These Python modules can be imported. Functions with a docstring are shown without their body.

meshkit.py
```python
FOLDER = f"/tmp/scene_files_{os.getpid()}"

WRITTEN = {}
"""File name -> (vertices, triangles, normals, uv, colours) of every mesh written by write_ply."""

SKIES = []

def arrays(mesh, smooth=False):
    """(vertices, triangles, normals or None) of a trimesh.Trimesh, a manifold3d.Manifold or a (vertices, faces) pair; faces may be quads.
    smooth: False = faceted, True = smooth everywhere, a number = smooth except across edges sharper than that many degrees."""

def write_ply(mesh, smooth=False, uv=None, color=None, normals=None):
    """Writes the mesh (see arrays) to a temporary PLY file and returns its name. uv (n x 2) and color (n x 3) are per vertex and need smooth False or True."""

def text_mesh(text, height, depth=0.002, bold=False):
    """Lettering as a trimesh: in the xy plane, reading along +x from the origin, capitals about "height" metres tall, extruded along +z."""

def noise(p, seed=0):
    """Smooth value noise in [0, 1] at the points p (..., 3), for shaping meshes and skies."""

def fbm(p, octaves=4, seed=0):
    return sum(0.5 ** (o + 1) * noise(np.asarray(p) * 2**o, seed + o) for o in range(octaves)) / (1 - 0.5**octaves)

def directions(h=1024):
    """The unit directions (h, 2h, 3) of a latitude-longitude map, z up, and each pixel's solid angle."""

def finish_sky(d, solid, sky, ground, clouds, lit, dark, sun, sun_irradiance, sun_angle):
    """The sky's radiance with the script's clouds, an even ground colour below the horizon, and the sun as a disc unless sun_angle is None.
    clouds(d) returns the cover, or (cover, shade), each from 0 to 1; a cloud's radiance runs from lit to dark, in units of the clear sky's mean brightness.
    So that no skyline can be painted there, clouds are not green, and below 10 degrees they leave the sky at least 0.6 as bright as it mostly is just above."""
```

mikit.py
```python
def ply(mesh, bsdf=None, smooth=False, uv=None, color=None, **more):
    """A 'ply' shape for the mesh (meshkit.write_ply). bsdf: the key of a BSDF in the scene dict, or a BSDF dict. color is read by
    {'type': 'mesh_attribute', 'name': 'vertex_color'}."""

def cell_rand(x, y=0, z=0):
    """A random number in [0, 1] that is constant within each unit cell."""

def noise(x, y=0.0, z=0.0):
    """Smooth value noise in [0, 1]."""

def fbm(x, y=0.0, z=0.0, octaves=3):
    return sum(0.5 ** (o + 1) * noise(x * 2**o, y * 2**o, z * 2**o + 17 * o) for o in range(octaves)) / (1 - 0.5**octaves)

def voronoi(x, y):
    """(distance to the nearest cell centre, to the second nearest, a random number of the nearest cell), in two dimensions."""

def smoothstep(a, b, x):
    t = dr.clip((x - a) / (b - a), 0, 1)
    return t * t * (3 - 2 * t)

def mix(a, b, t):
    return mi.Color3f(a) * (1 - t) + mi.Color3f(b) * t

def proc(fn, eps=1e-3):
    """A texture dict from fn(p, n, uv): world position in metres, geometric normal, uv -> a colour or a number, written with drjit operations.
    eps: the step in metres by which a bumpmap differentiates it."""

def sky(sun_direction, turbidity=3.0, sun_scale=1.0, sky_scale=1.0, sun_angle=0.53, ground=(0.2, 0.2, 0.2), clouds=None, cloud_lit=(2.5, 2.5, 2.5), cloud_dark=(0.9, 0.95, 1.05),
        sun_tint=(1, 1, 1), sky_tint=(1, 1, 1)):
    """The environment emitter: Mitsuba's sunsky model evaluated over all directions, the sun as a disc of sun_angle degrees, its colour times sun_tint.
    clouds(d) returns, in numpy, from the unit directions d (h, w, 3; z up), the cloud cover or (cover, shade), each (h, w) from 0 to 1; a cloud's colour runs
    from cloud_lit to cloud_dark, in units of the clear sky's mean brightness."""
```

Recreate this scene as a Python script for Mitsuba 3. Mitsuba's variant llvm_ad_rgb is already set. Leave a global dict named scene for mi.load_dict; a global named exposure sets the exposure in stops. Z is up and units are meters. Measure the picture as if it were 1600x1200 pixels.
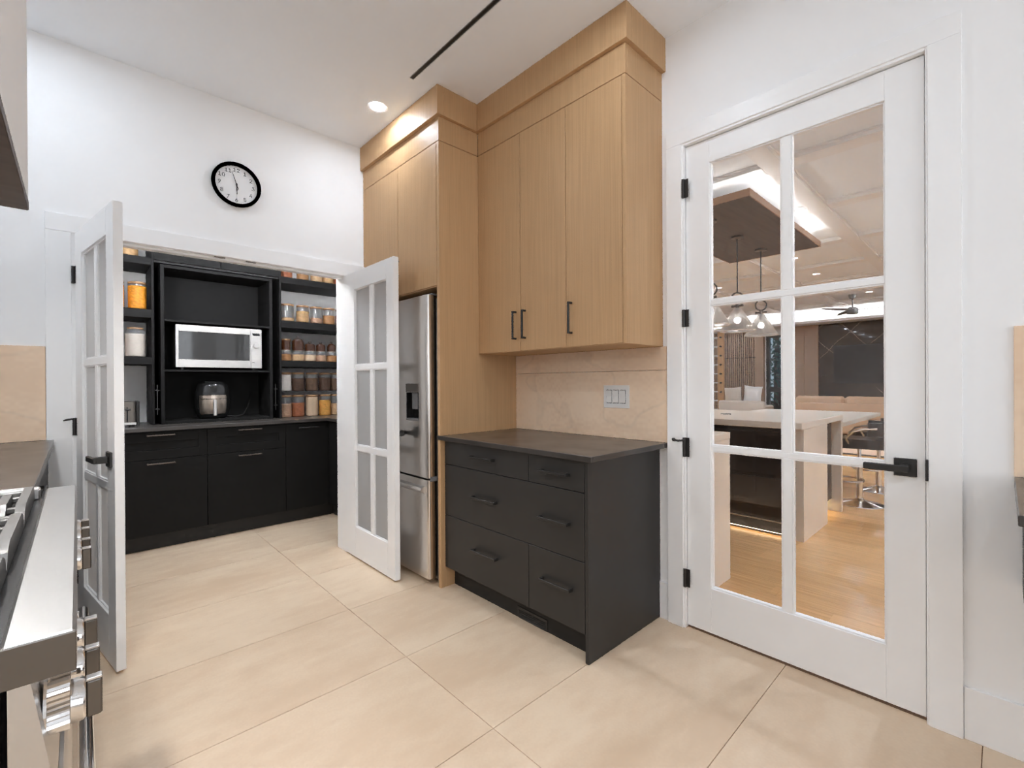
import math
import numpy as np
import trimesh
import mitsuba as mi
import mikit
from mikit import noise, fbm, cell_rand, smoothstep, mix
import drjit as dr
import meshkit
from scipy.spatial import ConvexHull

T = mi.ScalarTransform4f
scene, labels = {'type': 'scene'}, {}
rng = np.random.default_rng(7)

# ------------------------------------------------------------------ camera, light, exposure
exposure = 0.10
KITCHEN_LAMP = 228.0       # radiance of a recessed kitchen downlight
PANTRY_LAMP = 130.0  # radiance of the unseen pantry ceiling lamps
UNSEEN_GLOBE = 260.0  # radiance of the unseen globes lighting the pantry shelves
COVE = 440.0
LIVING_LAMP = 690.0
UNSEEN_WINDOW_GLOW = 2.3           # glow of the unseen window behind the viewer
F, YAW, PITCH, ROLL, EYE = 722.7, math.radians(43.23), math.radians(-0.16), math.radians(-0.341), (0.0, 0.0, 1.24)
_fw = np.array([math.sin(YAW) * math.cos(PITCH), math.cos(YAW) * math.cos(PITCH), math.sin(PITCH)])
_rt = np.array([math.cos(YAW), -math.sin(YAW), 0.0])
_up = -_rt * math.sin(ROLL) + np.cross(_rt, _fw) * math.cos(ROLL)
scene['camera'] = {'type': 'perspective', 'fov': math.degrees(2 * math.atan(800 / F)), 'fov_axis': 'x', 'near_clip': 0.05, 'far_clip': 200.0,
                   'to_world': T().look_at(origin=list(EYE), target=[float(a + b) for a, b in zip(EYE, _fw)], up=[float(v) for v in _up])}
scene['dusk_sky'] = {'type': 'constant', 'radiance': {'type': 'rgb', 'value': [0.20, 0.30, 0.38]}, 'sampling_weight': 1.0}

CEIL = 3.024               # kitchen ceiling
W1 = 3.34                  # wall with the pantry doorway (faces -y)
W2 = 2.24                  # wall with cabinets and the glazed door (faces -x)

# ------------------------------------------------------------------ helpers
_sg = np.array([[x, y, z] for x in (-1, 1) for y in (-1, 1) for z in (-1, 1)], float)


def _cham(half, b):
    out = []
    for s in _sg:
        for k in range(3):
            h = half - b
            h = h.copy(); h[k] = half[k]
            out.append(s * h)
    return np.array(out)


_hull = ConvexHull(_cham(np.array([1.0, 1.1, 1.2]), 0.2))
_cf = []
for t, eq in zip(_hull.simplices, _hull.equations):
    p = _hull.points[t]
    _cf.append(t if np.dot(np.cross(p[1] - p[0], p[2] - p[0]), eq[:3]) > 0 else t[::-1])
_cf = np.array(_cf)


def box(x0, x1, y0, y1, z0, z1, b=0.0012):
    lo, hi = np.minimum([x0, y0, z0], [x1, y1, z1]), np.maximum([x0, y0, z0], [x1, y1, z1])
    half = (hi - lo) / 2
    b = min(b, 0.45 * half.min())
    if b <= 0:
        m = trimesh.creation.box(hi - lo); m.apply_translation((lo + hi) / 2); return m
    return trimesh.Trimesh(_cham(half, b) + (lo + hi) / 2, _cf.copy(), process=False)


def cat(*ms):
    ms = [m for g in ms for m in (g if isinstance(g, (list, tuple)) else [g])]
    return trimesh.util.concatenate(ms)


def move(m, x=0, y=0, z=0, rz=0.0, rx=0.0, ry=0.0):
    m = m.copy()
    for a, ax in ((rx, [1, 0, 0]), (ry, [0, 1, 0]), (rz, [0, 0, 1])):
        if a:
            m.apply_transform(trimesh.transformations.rotation_matrix(a, ax))
    m.apply_translation([x, y, z])
    return m


def lathe(profile, n=28):
    """Revolve (r, z) points around z."""
    m = trimesh.creation.revolve(np.array(profile, float), sections=n)
    if m.is_watertight and m.volume < 0:
        m = trimesh.Trimesh(m.vertices, m.faces[:, ::-1], process=False)
    return m


def tube(pts, r, n=8, closed=False):
    p = np.asarray(pts, float)
    r = np.broadcast_to(r, (len(p),))
    t = (np.roll(p, -1, 0) - np.roll(p, 1, 0)) if closed else np.gradient(p, axis=0)
    t /= np.linalg.norm(t, axis=1, keepdims=True)
    a = np.cross(t[0], [0.31, 0.17, 0.93]); a /= np.linalg.norm(a)
    rings = []
    for i in range(len(p)):
        a = a - t[i] * (a @ t[i]); a /= np.linalg.norm(a)
        b = np.cross(t[i], a)
        ang = np.arange(n) * 2 * np.pi / n
        rings.append(p[i] + r[i] * (np.cos(ang)[:, None] * a + np.sin(ang)[:, None] * b))
    v = np.vstack(rings); m = len(p); f = []
    for i in range(m if closed else m - 1):
        j = (i + 1) % m
        for k in range(n):
            l = (k + 1) % n
            f += [[i * n + k, i * n + l, j * n + l], [i * n + k, j * n + l, j * n + k]]
    if not closed:
        v = np.vstack([v, p[:1], p[-1:]])
        for k in range(n):
            l = (k + 1) % n
            f += [[m * n, l, k], [m * n + 1, (m - 1) * n + k, (m - 1) * n + l]]
    return trimesh.Trimesh(v, np.array(f), process=False)


def cyl(p0, p1, r, n=24):
    return tube([p0, p1], r, n)


def prism(poly, h):
    from shapely.geometry import Polygon
    return trimesh.creation.extrude_polygon(Polygon(poly), h, engine='earcut')


def prism_y(poly_xz, y0, y1):
    """Polygon in (x, z) extruded along y."""
    m = prism(poly_xz, y1 - y0)
    v = m.vertices.copy()
    m = trimesh.Trimesh(np.c_[v[:, 0], y0 + v[:, 2], v[:, 1]], m.faces[:, ::-1], process=False)
    return m


def prism_x(poly_yz, x0, x1):
    m = prism(poly_yz, x1 - x0)
    v = m.vertices.copy()
    return trimesh.Trimesh(np.c_[x0 + v[:, 2], v[:, 0], v[:, 1]], m.faces, process=False)


def grid(x, y, axis, at, n=1):
    """A flat rectangle: axis 'z-' faces down, 'z+' up, 'x-', 'x+', 'y-', 'y+'."""
    (a0, a1), (b0, b1) = x, y
    q = np.array([[a0, b0], [a1, b0], [a1, b1], [a0, b1]], float)
    c = np.full(4, float(at))
    if axis[0] == 'z':
        v = np.c_[q, c]
    elif axis[0] == 'x':
        v = np.c_[c, q]
    else:
        v = np.c_[q[:, 1], c, q[:, 0]]
    f = np.array([[0, 1, 2], [0, 2, 3]])
    m = trimesh.Trimesh(v, f, process=False)
    s = 1 if axis[1] == '+' else -1
    if np.sign(m.face_normals[0]['xyz'.index(axis[0])]) != s:
        m = trimesh.Trimesh(v, f[:, ::-1], process=False)
    return m


_count = {}


def fresh(name):
    k = _count.get(name)
    _count[name] = 0 if k is None else k + 1
    return name if k is None else f'{name}_{k + 1:03d}'


def thing(name, label, category=None, group=None, kind=None):
    key = fresh(name)
    d = {'label': label}
    if category: d['category'] = category
    if group: d['group'] = group
    if kind: d['kind'] = kind
    labels[key] = d
    return key


def part(parent, name, mesh, mat, smooth=False, label=None, kind=None, **more):
    key = fresh(parent + '__' + name)
    scene[key] = mikit.ply(mesh, mat, smooth, **more) if not isinstance(mesh, dict) else mesh
    if label or kind:
        labels[key] = {k: v for k, v in (('label', label), ('kind', kind)) if v}
    return key


def solo(name, mesh, mat, label, category=None, group=None, kind=None, smooth=False, **more):
    key = thing(name, label, category, group, kind)
    scene[key] = mikit.ply(mesh, mat, smooth, **more) if not isinstance(mesh, dict) else mesh
    return key


def rgb(*c):
    return {'type': 'rgb', 'value': list(map(float, c if len(c) > 1 else c * 3))}


def pr(color, rough=0.5, **kw):
    d = {'type': 'principled', 'base_color': color if isinstance(color, dict) else rgb(*color), 'roughness': float(rough)}
    for k, v in kw.items():
        d[k] = v if isinstance(v, dict) else float(v)
    return d


def mat(name, d):
    scene[name] = d
    return name


def light(r, g=None, b=None, k=1.0, w=1.0):
    """w: how often the renderer picks this lamp among all (it changes noise, not brightness)."""
    g = r if g is None else g; b = r if b is None else b
    return {'type': 'area', 'radiance': rgb(r * k, g * k, b * k), 'sampling_weight': float(w)}


# ------------------------------------------------------------------ materials
def oak_fn(p, n, uv):
    h = p.x * 0.83 + p.y * 1.07
    fine = noise(h * 300.0, p.z * 6.0, p.x * 40.0)
    mid = noise(h * 90.0, p.z * 1.6, 7.0)
    wide = noise(h * 2.2, p.z * 0.5, 3.0)
    t = 0.50 * fine + 0.25 * mid + 0.25 * wide
    return mix((0.420, 0.254, 0.128), (0.480, 0.296, 0.154), smoothstep(0.15, 0.85, t))


def tile_fn(p, n, uv):
    ix, iy = dr.floor((p.x - 1.08) / 1.2), dr.floor((p.y - 0.655) / 0.603)
    r = cell_rand(ix, iy, 5)
    off = r * 37.0
    big = fbm(p.x * 1.6 + off, p.y * 4.2 + off, 1.0, 4)
    small = fbm(p.x * 9.0 + off, p.y * 22.0 + off, 2.0, 3)
    speck = noise(p.x * 160.0, p.y * 160.0, 3.0)
    t = smoothstep(0.25, 0.75, 0.62 * big + 0.30 * small + 0.08 * speck) * 0.85 + 0.15 * r
    return mix((0.600, 0.445, 0.312), (0.690, 0.548, 0.405), t)


def beige_fn(p, n, uv):
    a = fbm(p.x * 3.0 + p.y * 3.0, p.z * 3.6, 4.0, 4)
    b = noise(p.x * 60.0, p.y * 60.0, p.z * 60.0)
    vein = 1.0 - smoothstep(0.0, 0.03, dr.abs(fbm(p.x * 2.0 + p.y * 2.4 + 5.0, p.z * 2.4, 9.0, 4) - 0.5))
    c = mix((0.720, 0.525, 0.372), (0.810, 0.622, 0.458), smoothstep(0.3, 0.7, 0.8 * a + 0.2 * b))
    return c * (1.0 - 0.07 * vein)


def stone_fn(p, n, uv):
    a = fbm(p.x * 9.0, p.y * 9.0, p.z * 9.0, 4)
    v1 = dr.abs(fbm(p.x * 1.7 + 2.0, p.y * 1.7 + 9.3, p.z * 1.7, 5) - 0.5)
    vein = (1.0 - smoothstep(0.0, 0.0035, v1)) * smoothstep(0.62, 0.72, noise(p.x * 2.3 + 1.7, p.y * 2.3, 4.0)) * 0.6
    base = mix((0.026, 0.023, 0.021), (0.050, 0.044, 0.040), a)
    return mix((0.0, 0.0, 0.0), (0.42, 0.33, 0.20), vein) + base * (1.0 - vein)


def plank_fn(p, n, uv):
    ix = dr.floor((p.x - 2.36) / 0.19)
    r = cell_rand(ix, dr.floor((p.y + 2.0 + 1.9 * cell_rand(ix, 3, 2)) / 1.9), 1)
    g = fbm(p.x * 55.0 + r * 50.0, p.y * 2.4, r * 9.0, 3)
    h = noise(p.x * 220.0, p.y * 6.0, 2.0)
    return mix((0.440, 0.228, 0.082), (0.590, 0.330, 0.140), smoothstep(0.2, 0.8, 0.5 * g + 0.2 * h + 0.3 * r))


def marble_fn(p, n, uv):
    a = fbm(p.y * 1.6, p.z * 1.6, 3.0, 4)
    u, v = (p.y + p.z) * 1.25, (p.y - p.z) * 1.1
    w = 0.16 * (fbm(p.y * 2.2, p.z * 2.2, 8.0, 3) - 0.5)
    e1 = dr.abs(u + w - dr.floor(u + w) - 0.5)
    e2 = dr.abs(v + w + 0.3 - dr.floor(v + w + 0.3) - 0.5)
    k = (1.0 - smoothstep(0.004, 0.014, dr.minimum(e1, e2))) * smoothstep(0.25, 0.5, noise(p.y * 1.3, p.z * 1.3, 1.0))
    return mix((0.026, 0.016, 0.009), (0.066, 0.042, 0.026), a) * (1.0 - k) + mix((0, 0, 0), (0.34, 0.27, 0.20), k)


def walnut_fn(p, n, uv):
    g = fbm(p.y * 45.0, p.x * 3.0, p.z * 3.0, 3)
    return mix((0.030, 0.018, 0.011), (0.058, 0.036, 0.023), g)


wall_paint = mat('wall_paint', {'type': 'diffuse', 'reflectance': rgb(0.85, 0.85, 0.85)})
ceiling_paint = mat('ceiling_paint', {'type': 'diffuse', 'reflectance': rgb(0.862, 0.885, 0.910)})
white_trim = mat('white_trim', pr((0.84, 0.84, 0.84), 0.38, specular=0.4))
oak = mat('oak_veneer', pr(mikit.proc(oak_fn), 0.45, specular=0.28))
oak_dark = mat('oak_inside', pr((0.17, 0.10, 0.055), 0.6))
black = mat('black_matte', pr((0.0200, 0.0190, 0.0182), 0.46, specular=0.45))
pantry_black = mat('pantry_black', pr((0.0075, 0.0072, 0.0070), 0.6, specular=0.12))
black_in = mat('black_inside', pr((0.012, 0.0115, 0.011), 0.55, specular=0.35))
black_metal = mat('black_metal', pr((0.016, 0.015, 0.014), 0.36, specular=0.5))
bronze = mat('bronze_metal', pr((0.12, 0.10, 0.085), 0.30, metallic=0.85))
stone = mat('black_stone', pr(mikit.proc(stone_fn), 0.24, specular=0.5))
beige = mat('beige_stone', pr(mikit.proc(beige_fn), 0.40, specular=0.4))
tile = mat('floor_tile_stone', pr(mikit.proc(tile_fn), 0.48, specular=0.35))
grout = mat('grout', {'type': 'diffuse', 'reflectance': rgb(0.27, 0.18, 0.125)})
steel = mat('stainless_steel', pr((0.70, 0.67, 0.64), 0.22, metallic=1.0))
steel_light = mat('brushed_steel', pr((0.74, 0.72, 0.70), 0.36, metallic=1.0))
ledge_steel = mat('ledge_steel', pr((0.62, 0.605, 0.59), 0.36, metallic=1.0))
steel_dark = mat('dark_steel', pr((0.16, 0.145, 0.13), 0.34, metallic=0.9))
chrome = mat('chrome', pr((0.80, 0.79, 0.78), 0.09, metallic=1.0))
iron = mat('cast_iron', pr((0.17, 0.165, 0.16), 0.42, metallic=0.5))
black_glass = mat('black_glass', pr((0.010, 0.010, 0.010), 0.06, specular=0.5))
smoke_glass = mat('smoked_glass', pr((0.020, 0.020, 0.020), 0.05, specular=0.8))
screen_black = mat('screen_black', pr((0.008, 0.006, 0.005), 0.3, specular=0.1))
grey_plastic = mat('grey_plastic', pr((0.14, 0.14, 0.145), 0.35))
white_plastic = mat('white_plastic', pr((0.72, 0.70, 0.67), 0.35))
clear_pane = mat('clear_pane', {'type': 'thindielectric', 'int_ior': 1.5})
frosted = mat('frosted_pane', {'type': 'principledthin', 'base_color': rgb(0.62, 0.62, 0.62), 'roughness': 0.12, 'spec_trans': 0.0, 'eta': 1.5, 'diff_trans': 0.9})
jar_glass = mat('jar_glass', {'type': 'principledthin', 'base_color': rgb(0.90, 0.91, 0.90), 'roughness': 0.08, 'spec_trans': 0.84, 'eta': 1.5, 'diff_trans': 0.9})
smoky = mat('hazy_glass', {'type': 'principledthin', 'base_color': rgb(0.82, 0.79, 0.76), 'roughness': 0.10, 'spec_trans': 0.72, 'eta': 1.5, 'diff_trans': 1.0})
amber_glass = mat('amber_glass', pr((0.034, 0.011, 0.004), 0.14, specular=0.4))
lid_wood = mat('lid_wood', pr((0.34, 0.185, 0.085), 0.45))
lid_pale = mat('lid_pale', pr((0.52, 0.44, 0.36), 0.4))
lid_dark = mat('dark_knob', pr((0.04, 0.028, 0.02), 0.35))
fills = dict(pasta=(0.56, 0.21, 0.02), flour=(0.50, 0.45, 0.40), oats=(0.40, 0.24, 0.115), lentils=(0.22, 0.075, 0.035), tea=(0.050, 0.027, 0.017), cocoa=(0.080, 0.046, 0.028), rice=(0.52, 0.38, 0.26),
             corn=(0.52, 0.25, 0.06), chickpeas=(0.42, 0.27, 0.15), beans=(0.36, 0.22, 0.145), spice=(0.29, 0.145, 0.062), sugar=(0.56, 0.53, 0.50))
contents = mat('jar_contents', pr({'type': 'mesh_attribute', 'name': 'vertex_color'}, 0.5, specular=0.25))
quartz = mat('cream_quartz', pr((0.70, 0.615, 0.515), 0.10, specular=0.5))
gloss_black = mat('gloss_black', pr((0.020, 0.016, 0.014), 0.07, specular=0.6))
plank = mat('oak_plank', pr(mikit.proc(plank_fn), 0.30, specular=0.4))
plank_gap = mat('plank_gap', {'type': 'diffuse', 'reflectance': rgb(0.20, 0.12, 0.06)})
walnut = mat('walnut', pr(mikit.proc(walnut_fn), 0.45))
edge_wood = mat('edge_wood', pr((0.33, 0.185, 0.11), 0.45))
slat_wood = mat('slat_wood', pr((0.33, 0.205, 0.130), 0.5))
column_wood = mat('column_wood', pr((0.34, 0.205, 0.125), 0.5))
rack_wood = mat('rack_wood', pr((0.50, 0.27, 0.11), 0.5))
marble = mat('dark_marble', pr(mikit.proc(marble_fn), 0.035, specular=0.15))
sofa_cloth = mat('sofa_cloth', pr((0.56, 0.36, 0.22), 0.85))
pale_cloth = mat('pale_cloth', pr((0.62, 0.54, 0.45), 0.9))
grey_cloth = mat('grey_cloth', pr((0.16, 0.15, 0.145), 0.9))
rug_wool = mat('rug_wool', pr((0.50, 0.33, 0.22), 0.95))
rug_dark = mat('rug_border', pr((0.05, 0.035, 0.028), 0.95))
leather = mat('black_leather', pr((0.020, 0.017, 0.015), 0.32, specular=0.5))
fan_grey = mat('fan_grey', pr((0.13, 0.13, 0.13), 0.4))
leaf = mat('leaf', {'type': 'twosided', 'bsdf': {'type': 'diffuse', 'reflectance': rgb(0.035, 0.10, 0.07)}})
bark = mat('bark', {'type': 'diffuse', 'reflectance': rgb(0.05, 0.035, 0.025)})
lamp_off = mat('lamp_body', {'type': 'diffuse', 'reflectance': rgb(0.5)})
clock_white = mat('clock_white', {'type': 'diffuse', 'reflectance': rgb(0.78)})
ink = mat('clock_ink', {'type': 'diffuse', 'reflectance': rgb(0.16)})
white_satin = mat('white_shelf', pr((0.62, 0.62, 0.61), 0.4))

# ------------------------------------------------------------------ kitchen and pantry shell
pantry_paint = mat('pantry_paint', {'type': 'diffuse', 'reflectance': rgb(0.92, 0.915, 0.905)})
k = solo('floor', box(-0.80, 2.36, -2.92, 5.10, -0.05, -0.004, 0), grout, 'pale beige stone tile floor running through the kitchen into the pantry', kind='structure')
xs = [1.08 + 1.2 * i for i in range(-2, 2)]
ys = [0.655 + 0.603 * i for i in range(-8, 9)]
for i in range(len(xs) - 1):
    for j in range(len(ys) - 1):
        x0, x1 = max(xs[i], -0.79), min(xs[i + 1], 2.25)
        y0, y1 = max(ys[j], -2.80), min(ys[j + 1], 5.0)
        if x1 - x0 > 0.05 and y1 - y0 > 0.05:
            part(k, 'tile', box(x0 + .0012, x1 - .0012, y0 + .0012, y1 - .0012, -0.012, 0.0, 0.0008), tile)

solo('wall_back', cat(box(-0.80, -0.021, W1, W1 + .12, 0, CEIL, 0), box(1.456, 2.24, W1, W1 + .12, 0, CEIL, 0), box(-0.021, 1.456, W1, W1 + .12, 2.051, CEIL, 0)), wall_paint,
     'white painted wall with the pantry doorway and the clock', kind='structure')
solo('wall_right', cat(box(W2, 2.36, 1.116, 5.10, 0, 3.10, 0), box(W2, 2.36, -2.92, 0.180, 0, 3.10, 0), box(W2, 2.36, 0.180, 1.116, 2.440, 3.10, 0)), wall_paint,
     'white painted wall holding the oak cabinets and the glazed door', kind='structure')
solo('wall_left', box(-0.92, -0.80, -2.92, 5.10, 0, CEIL, 0), wall_paint, 'white painted wall behind the cooking range', kind='structure')
solo('wall_front', box(-0.80, 2.24, -2.92, -2.80, 0, CEIL, 0), wall_paint, 'unseen white wall closing the kitchen behind the viewer', kind='structure')  # unseen; set nearer so less light leaks away behind the viewer
solo('wall_pantry', box(-0.80, 2.24, 5.0, 5.10, 0, CEIL, 0), pantry_paint, 'pale wall at the back of the pantry behind the jars', kind='structure')
solo('ceiling', box(-0.92, 2.30, -2.92, 5.10, CEIL, CEIL + .08, 0), ceiling_paint, 'plain white painted kitchen ceiling', kind='structure')

# unseen window behind the viewer; its panes glow to light what faces it
t = thing('window_2', 'unseen glowing window behind the viewer, placed to light the kitchen evenly', kind='structure')
wx = (-.62, .20, 1.02, 1.84)
part(t, 'frame', cat([box(x - .03, x + .03, -2.80, -2.765, .62, 2.52) for x in wx] + [box(wx[0] + .03, wx[-1] - .03, -2.80, -2.765, a, a + .06) for a in (.62, 2.46)]), white_trim)
for a, b in zip(wx[:-1], wx[1:]):
    part(t, 'pane', grid((.68, 2.46), (a + .03, b - .03), 'y+', -2.785), lamp_off, emitter=light(.94, 1.0, 1.07, k=UNSEEN_WINDOW_GLOW), label='glowing pane of the unseen window')

# trim of the pantry doorway
t = thing('trim_1', 'white casing and jamb around the pantry doorway', kind='structure')
part(t, 'side_casing', box(-0.115, -0.019, 3.32, W1, 0, 2.035), white_trim)
part(t, 'side_casing', box(1.438, 1.592, 3.32, W1, 0, 2.035), white_trim)
part(t, 'head_casing', box(-0.115, 1.592, 3.319, W1, 2.035, 2.125), white_trim)
part(t, 'jamb', box(-0.021, -0.003, 3.325, W1 + .135, 0, 2.05), white_trim)
part(t, 'jamb', box(1.438, 1.456, 3.325, W1 + .135, 0, 2.05), white_trim)
part(t, 'head_jamb', box(-0.003, 1.438, 3.325, W1 + .135, 2.033, 2.05), white_trim)
part(t, 'door_stop', box(-0.003, 1.438, 3.365, 3.40, 2.020, 2.033), white_trim)
for x in (0.652, 0.826):
    part(t, 'catch_plate', box(x - .030, x + .030, 3.335, 3.358, 2.0305, 2.0335), steel_dark, label='small metal door catch in the head of the doorway')

# trim of the glazed door
t = thing('trim_2', 'white casing and jamb around the glazed door', kind='structure')
part(t, 'side_casing', box(2.218, W2, 1.110, 1.192, 0, 2.435), white_trim)
part(t, 'side_casing', box(2.218, W2, 0.098, 0.186, 0, 2.435), white_trim)
part(t, 'head_casing', box(2.2185, W2, 0.098, 1.192, 2.435, 2.515), white_trim)
part(t, 'jamb', box(2.224, 2.375, 1.101, 1.116, 0, 2.44), white_trim)
part(t, 'jamb', box(2.224, 2.375, 0.180, 0.1925, 0, 2.44), white_trim)
part(t, 'head_jamb', box(2.224, 2.375, 0.1925, 1.101, 2.424, 2.44), white_trim)
part(t, 'door_stop', box(2.288, 2.30, 0.1925, 1.101, 2.41, 2.424), white_trim)
solo('baseboard_right', cat(box(2.228, W2, -0.60, 0.097, 0, 0.180), box(2.228, W2, 1.193, 1.245, 0, 0.192)), white_trim, 'white baseboard beside the glazed door', kind='structure')
solo('baseboard_left', box(-0.80, -0.116, 3.328, W1, 0, 0.18), white_trim, 'white baseboard left of the pantry doorway', kind='structure')


def glazed_leaf(key, tr, width, top, stile_a, stile_b, rails, mun, pane_mat, thick, muns):
    """A six light door leaf in local coordinates: u along the leaf from the hinge, v through its thickness, z up. tr maps a mesh to the world."""
    zb0, zb1, bars, zt = rails
    part(key, 'stile', tr(box(0, stile_a, 0, thick, .012, top)), white_trim)
    part(key, 'stile', tr(box(width - stile_b, width, 0, thick, .012, top)), white_trim)
    part(key, 'rail', tr(box(stile_a, width - stile_b, 0, thick, zt, top)), white_trim)
    part(key, 'rail', tr(box(stile_a, width - stile_b, 0, thick, zb0, zb1)), white_trim)
    d = 0.006
    for a, b in bars:
        part(key, 'muntin', tr(box(stile_a, width - stile_b, d, thick - d, a, b, .002)), white_trim)
    zs = [zb1] + [v for ab in bars for v in ab] + [zt]
    us = [stile_a, mun[0], mun[1], width - stile_b]
    for z0, z1 in zip(zs[0::2], zs[1::2]):
        part(key, 'muntin', tr(box(mun[0], mun[1], d, thick - d, z0, z1, .002)), white_trim)
        for u0, u1 in ((us[0], us[1]), (us[2], us[3])):
            bead = 0.006
            fr = cat(box(u0, u0 + bead, .009, thick - .009, z0, z1), box(u1 - bead, u1, .009, thick - .009, z0, z1),
                     box(u0 + bead, u1 - bead, .009, thick - .009, z0, z0 + bead), box(u0 + bead, u1 - bead, .009, thick - .009, z1 - bead, z1))
            p = part(key, 'pane', tr(_pane(u0 + bead, u1 - bead, thick / 2, z0 + bead, z1 - bead)), pane_mat)
            part(p, 'glazing_bead', tr(fr), white_trim)


def _pane(u0, u1, v, z0, z1):
    return trimesh.Trimesh(np.array([[u0, v, z0], [u1, v, z0], [u1, v, z1], [u0, v, z1]]), np.array([[0, 1, 2], [0, 2, 3]]), process=False)


def frame(ox, oy, du, dv):
    m = np.eye(4)
    m[:2, 0], m[:2, 1], m[:2, 3] = du, dv, (ox, oy)
    flip = np.linalg.det(m[:3, :3]) < 0

    def tr(mesh, m=m):
        q = trimesh.Trimesh((mesh.vertices @ m[:3, :3].T) + m[:3, 3], mesh.faces[:, ::-1] if flip else mesh.faces, process=False)
        return q
    return tr


def hinge(key, tr, u, v, z0, z1, m=black_metal):
    part(key, 'hinge', tr(cat(cyl([u, v, z0], [u, v, z1], .0075, 12), box(u - .022, u + .024, v + .004, v + .0065, z0, z1, .0005))), m, label='black butt hinge')


# glazed door to the living room
dk = thing('door_1', 'tall white six-pane clear glass door to the living room', kind='structure')
tr = frame(2.245, 1.098, (0, -1), (1, 0))      # u from hinge (y 1.098) towards -y, v towards +x
glazed_leaf(dk, tr, 0.902, 2.420, 0.118, 0.114, (.012, .230, [(.902, .928), (1.611, 1.637)], 2.306), (.432, .470), clear_pane, .040, None)
for z0, z1 in ((2.161, 2.254), (1.514, 1.601), (.863, .959), (.209, .299)):
    hinge(dk, tr, -0.003, -0.024, z0, z1)
part(dk, 'hinge_pin_stop', tr(cat(tube([[-.003, -.028, .952], [.01, -.055, .95], [-.02, -.06, .945], [-.045, -.05, .948]], .005), move(trimesh.creation.icosphere(2, .009), -.048, -.048, .948))), black_metal, smooth=True)
trl = frame(2.245, 0.252, (0, 1), (1, 0))
part(dk, 'lever_handle', trl(move(cat(box(-.033, .033, -.010, 0, -.033, .033, .002), box(-.014, .014, -.052, -.010, -.014, .014, .003), box(-.016, .118, -.062, -.048, -.0125, .0125, .003)), z=.917)), black_metal, label='black lever handle on a square plate')
part(dk, 'latch', box(2.212, 2.25, 0.186, 0.1945, .878, .955, .002), black_metal, label='black strike plate')

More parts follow.
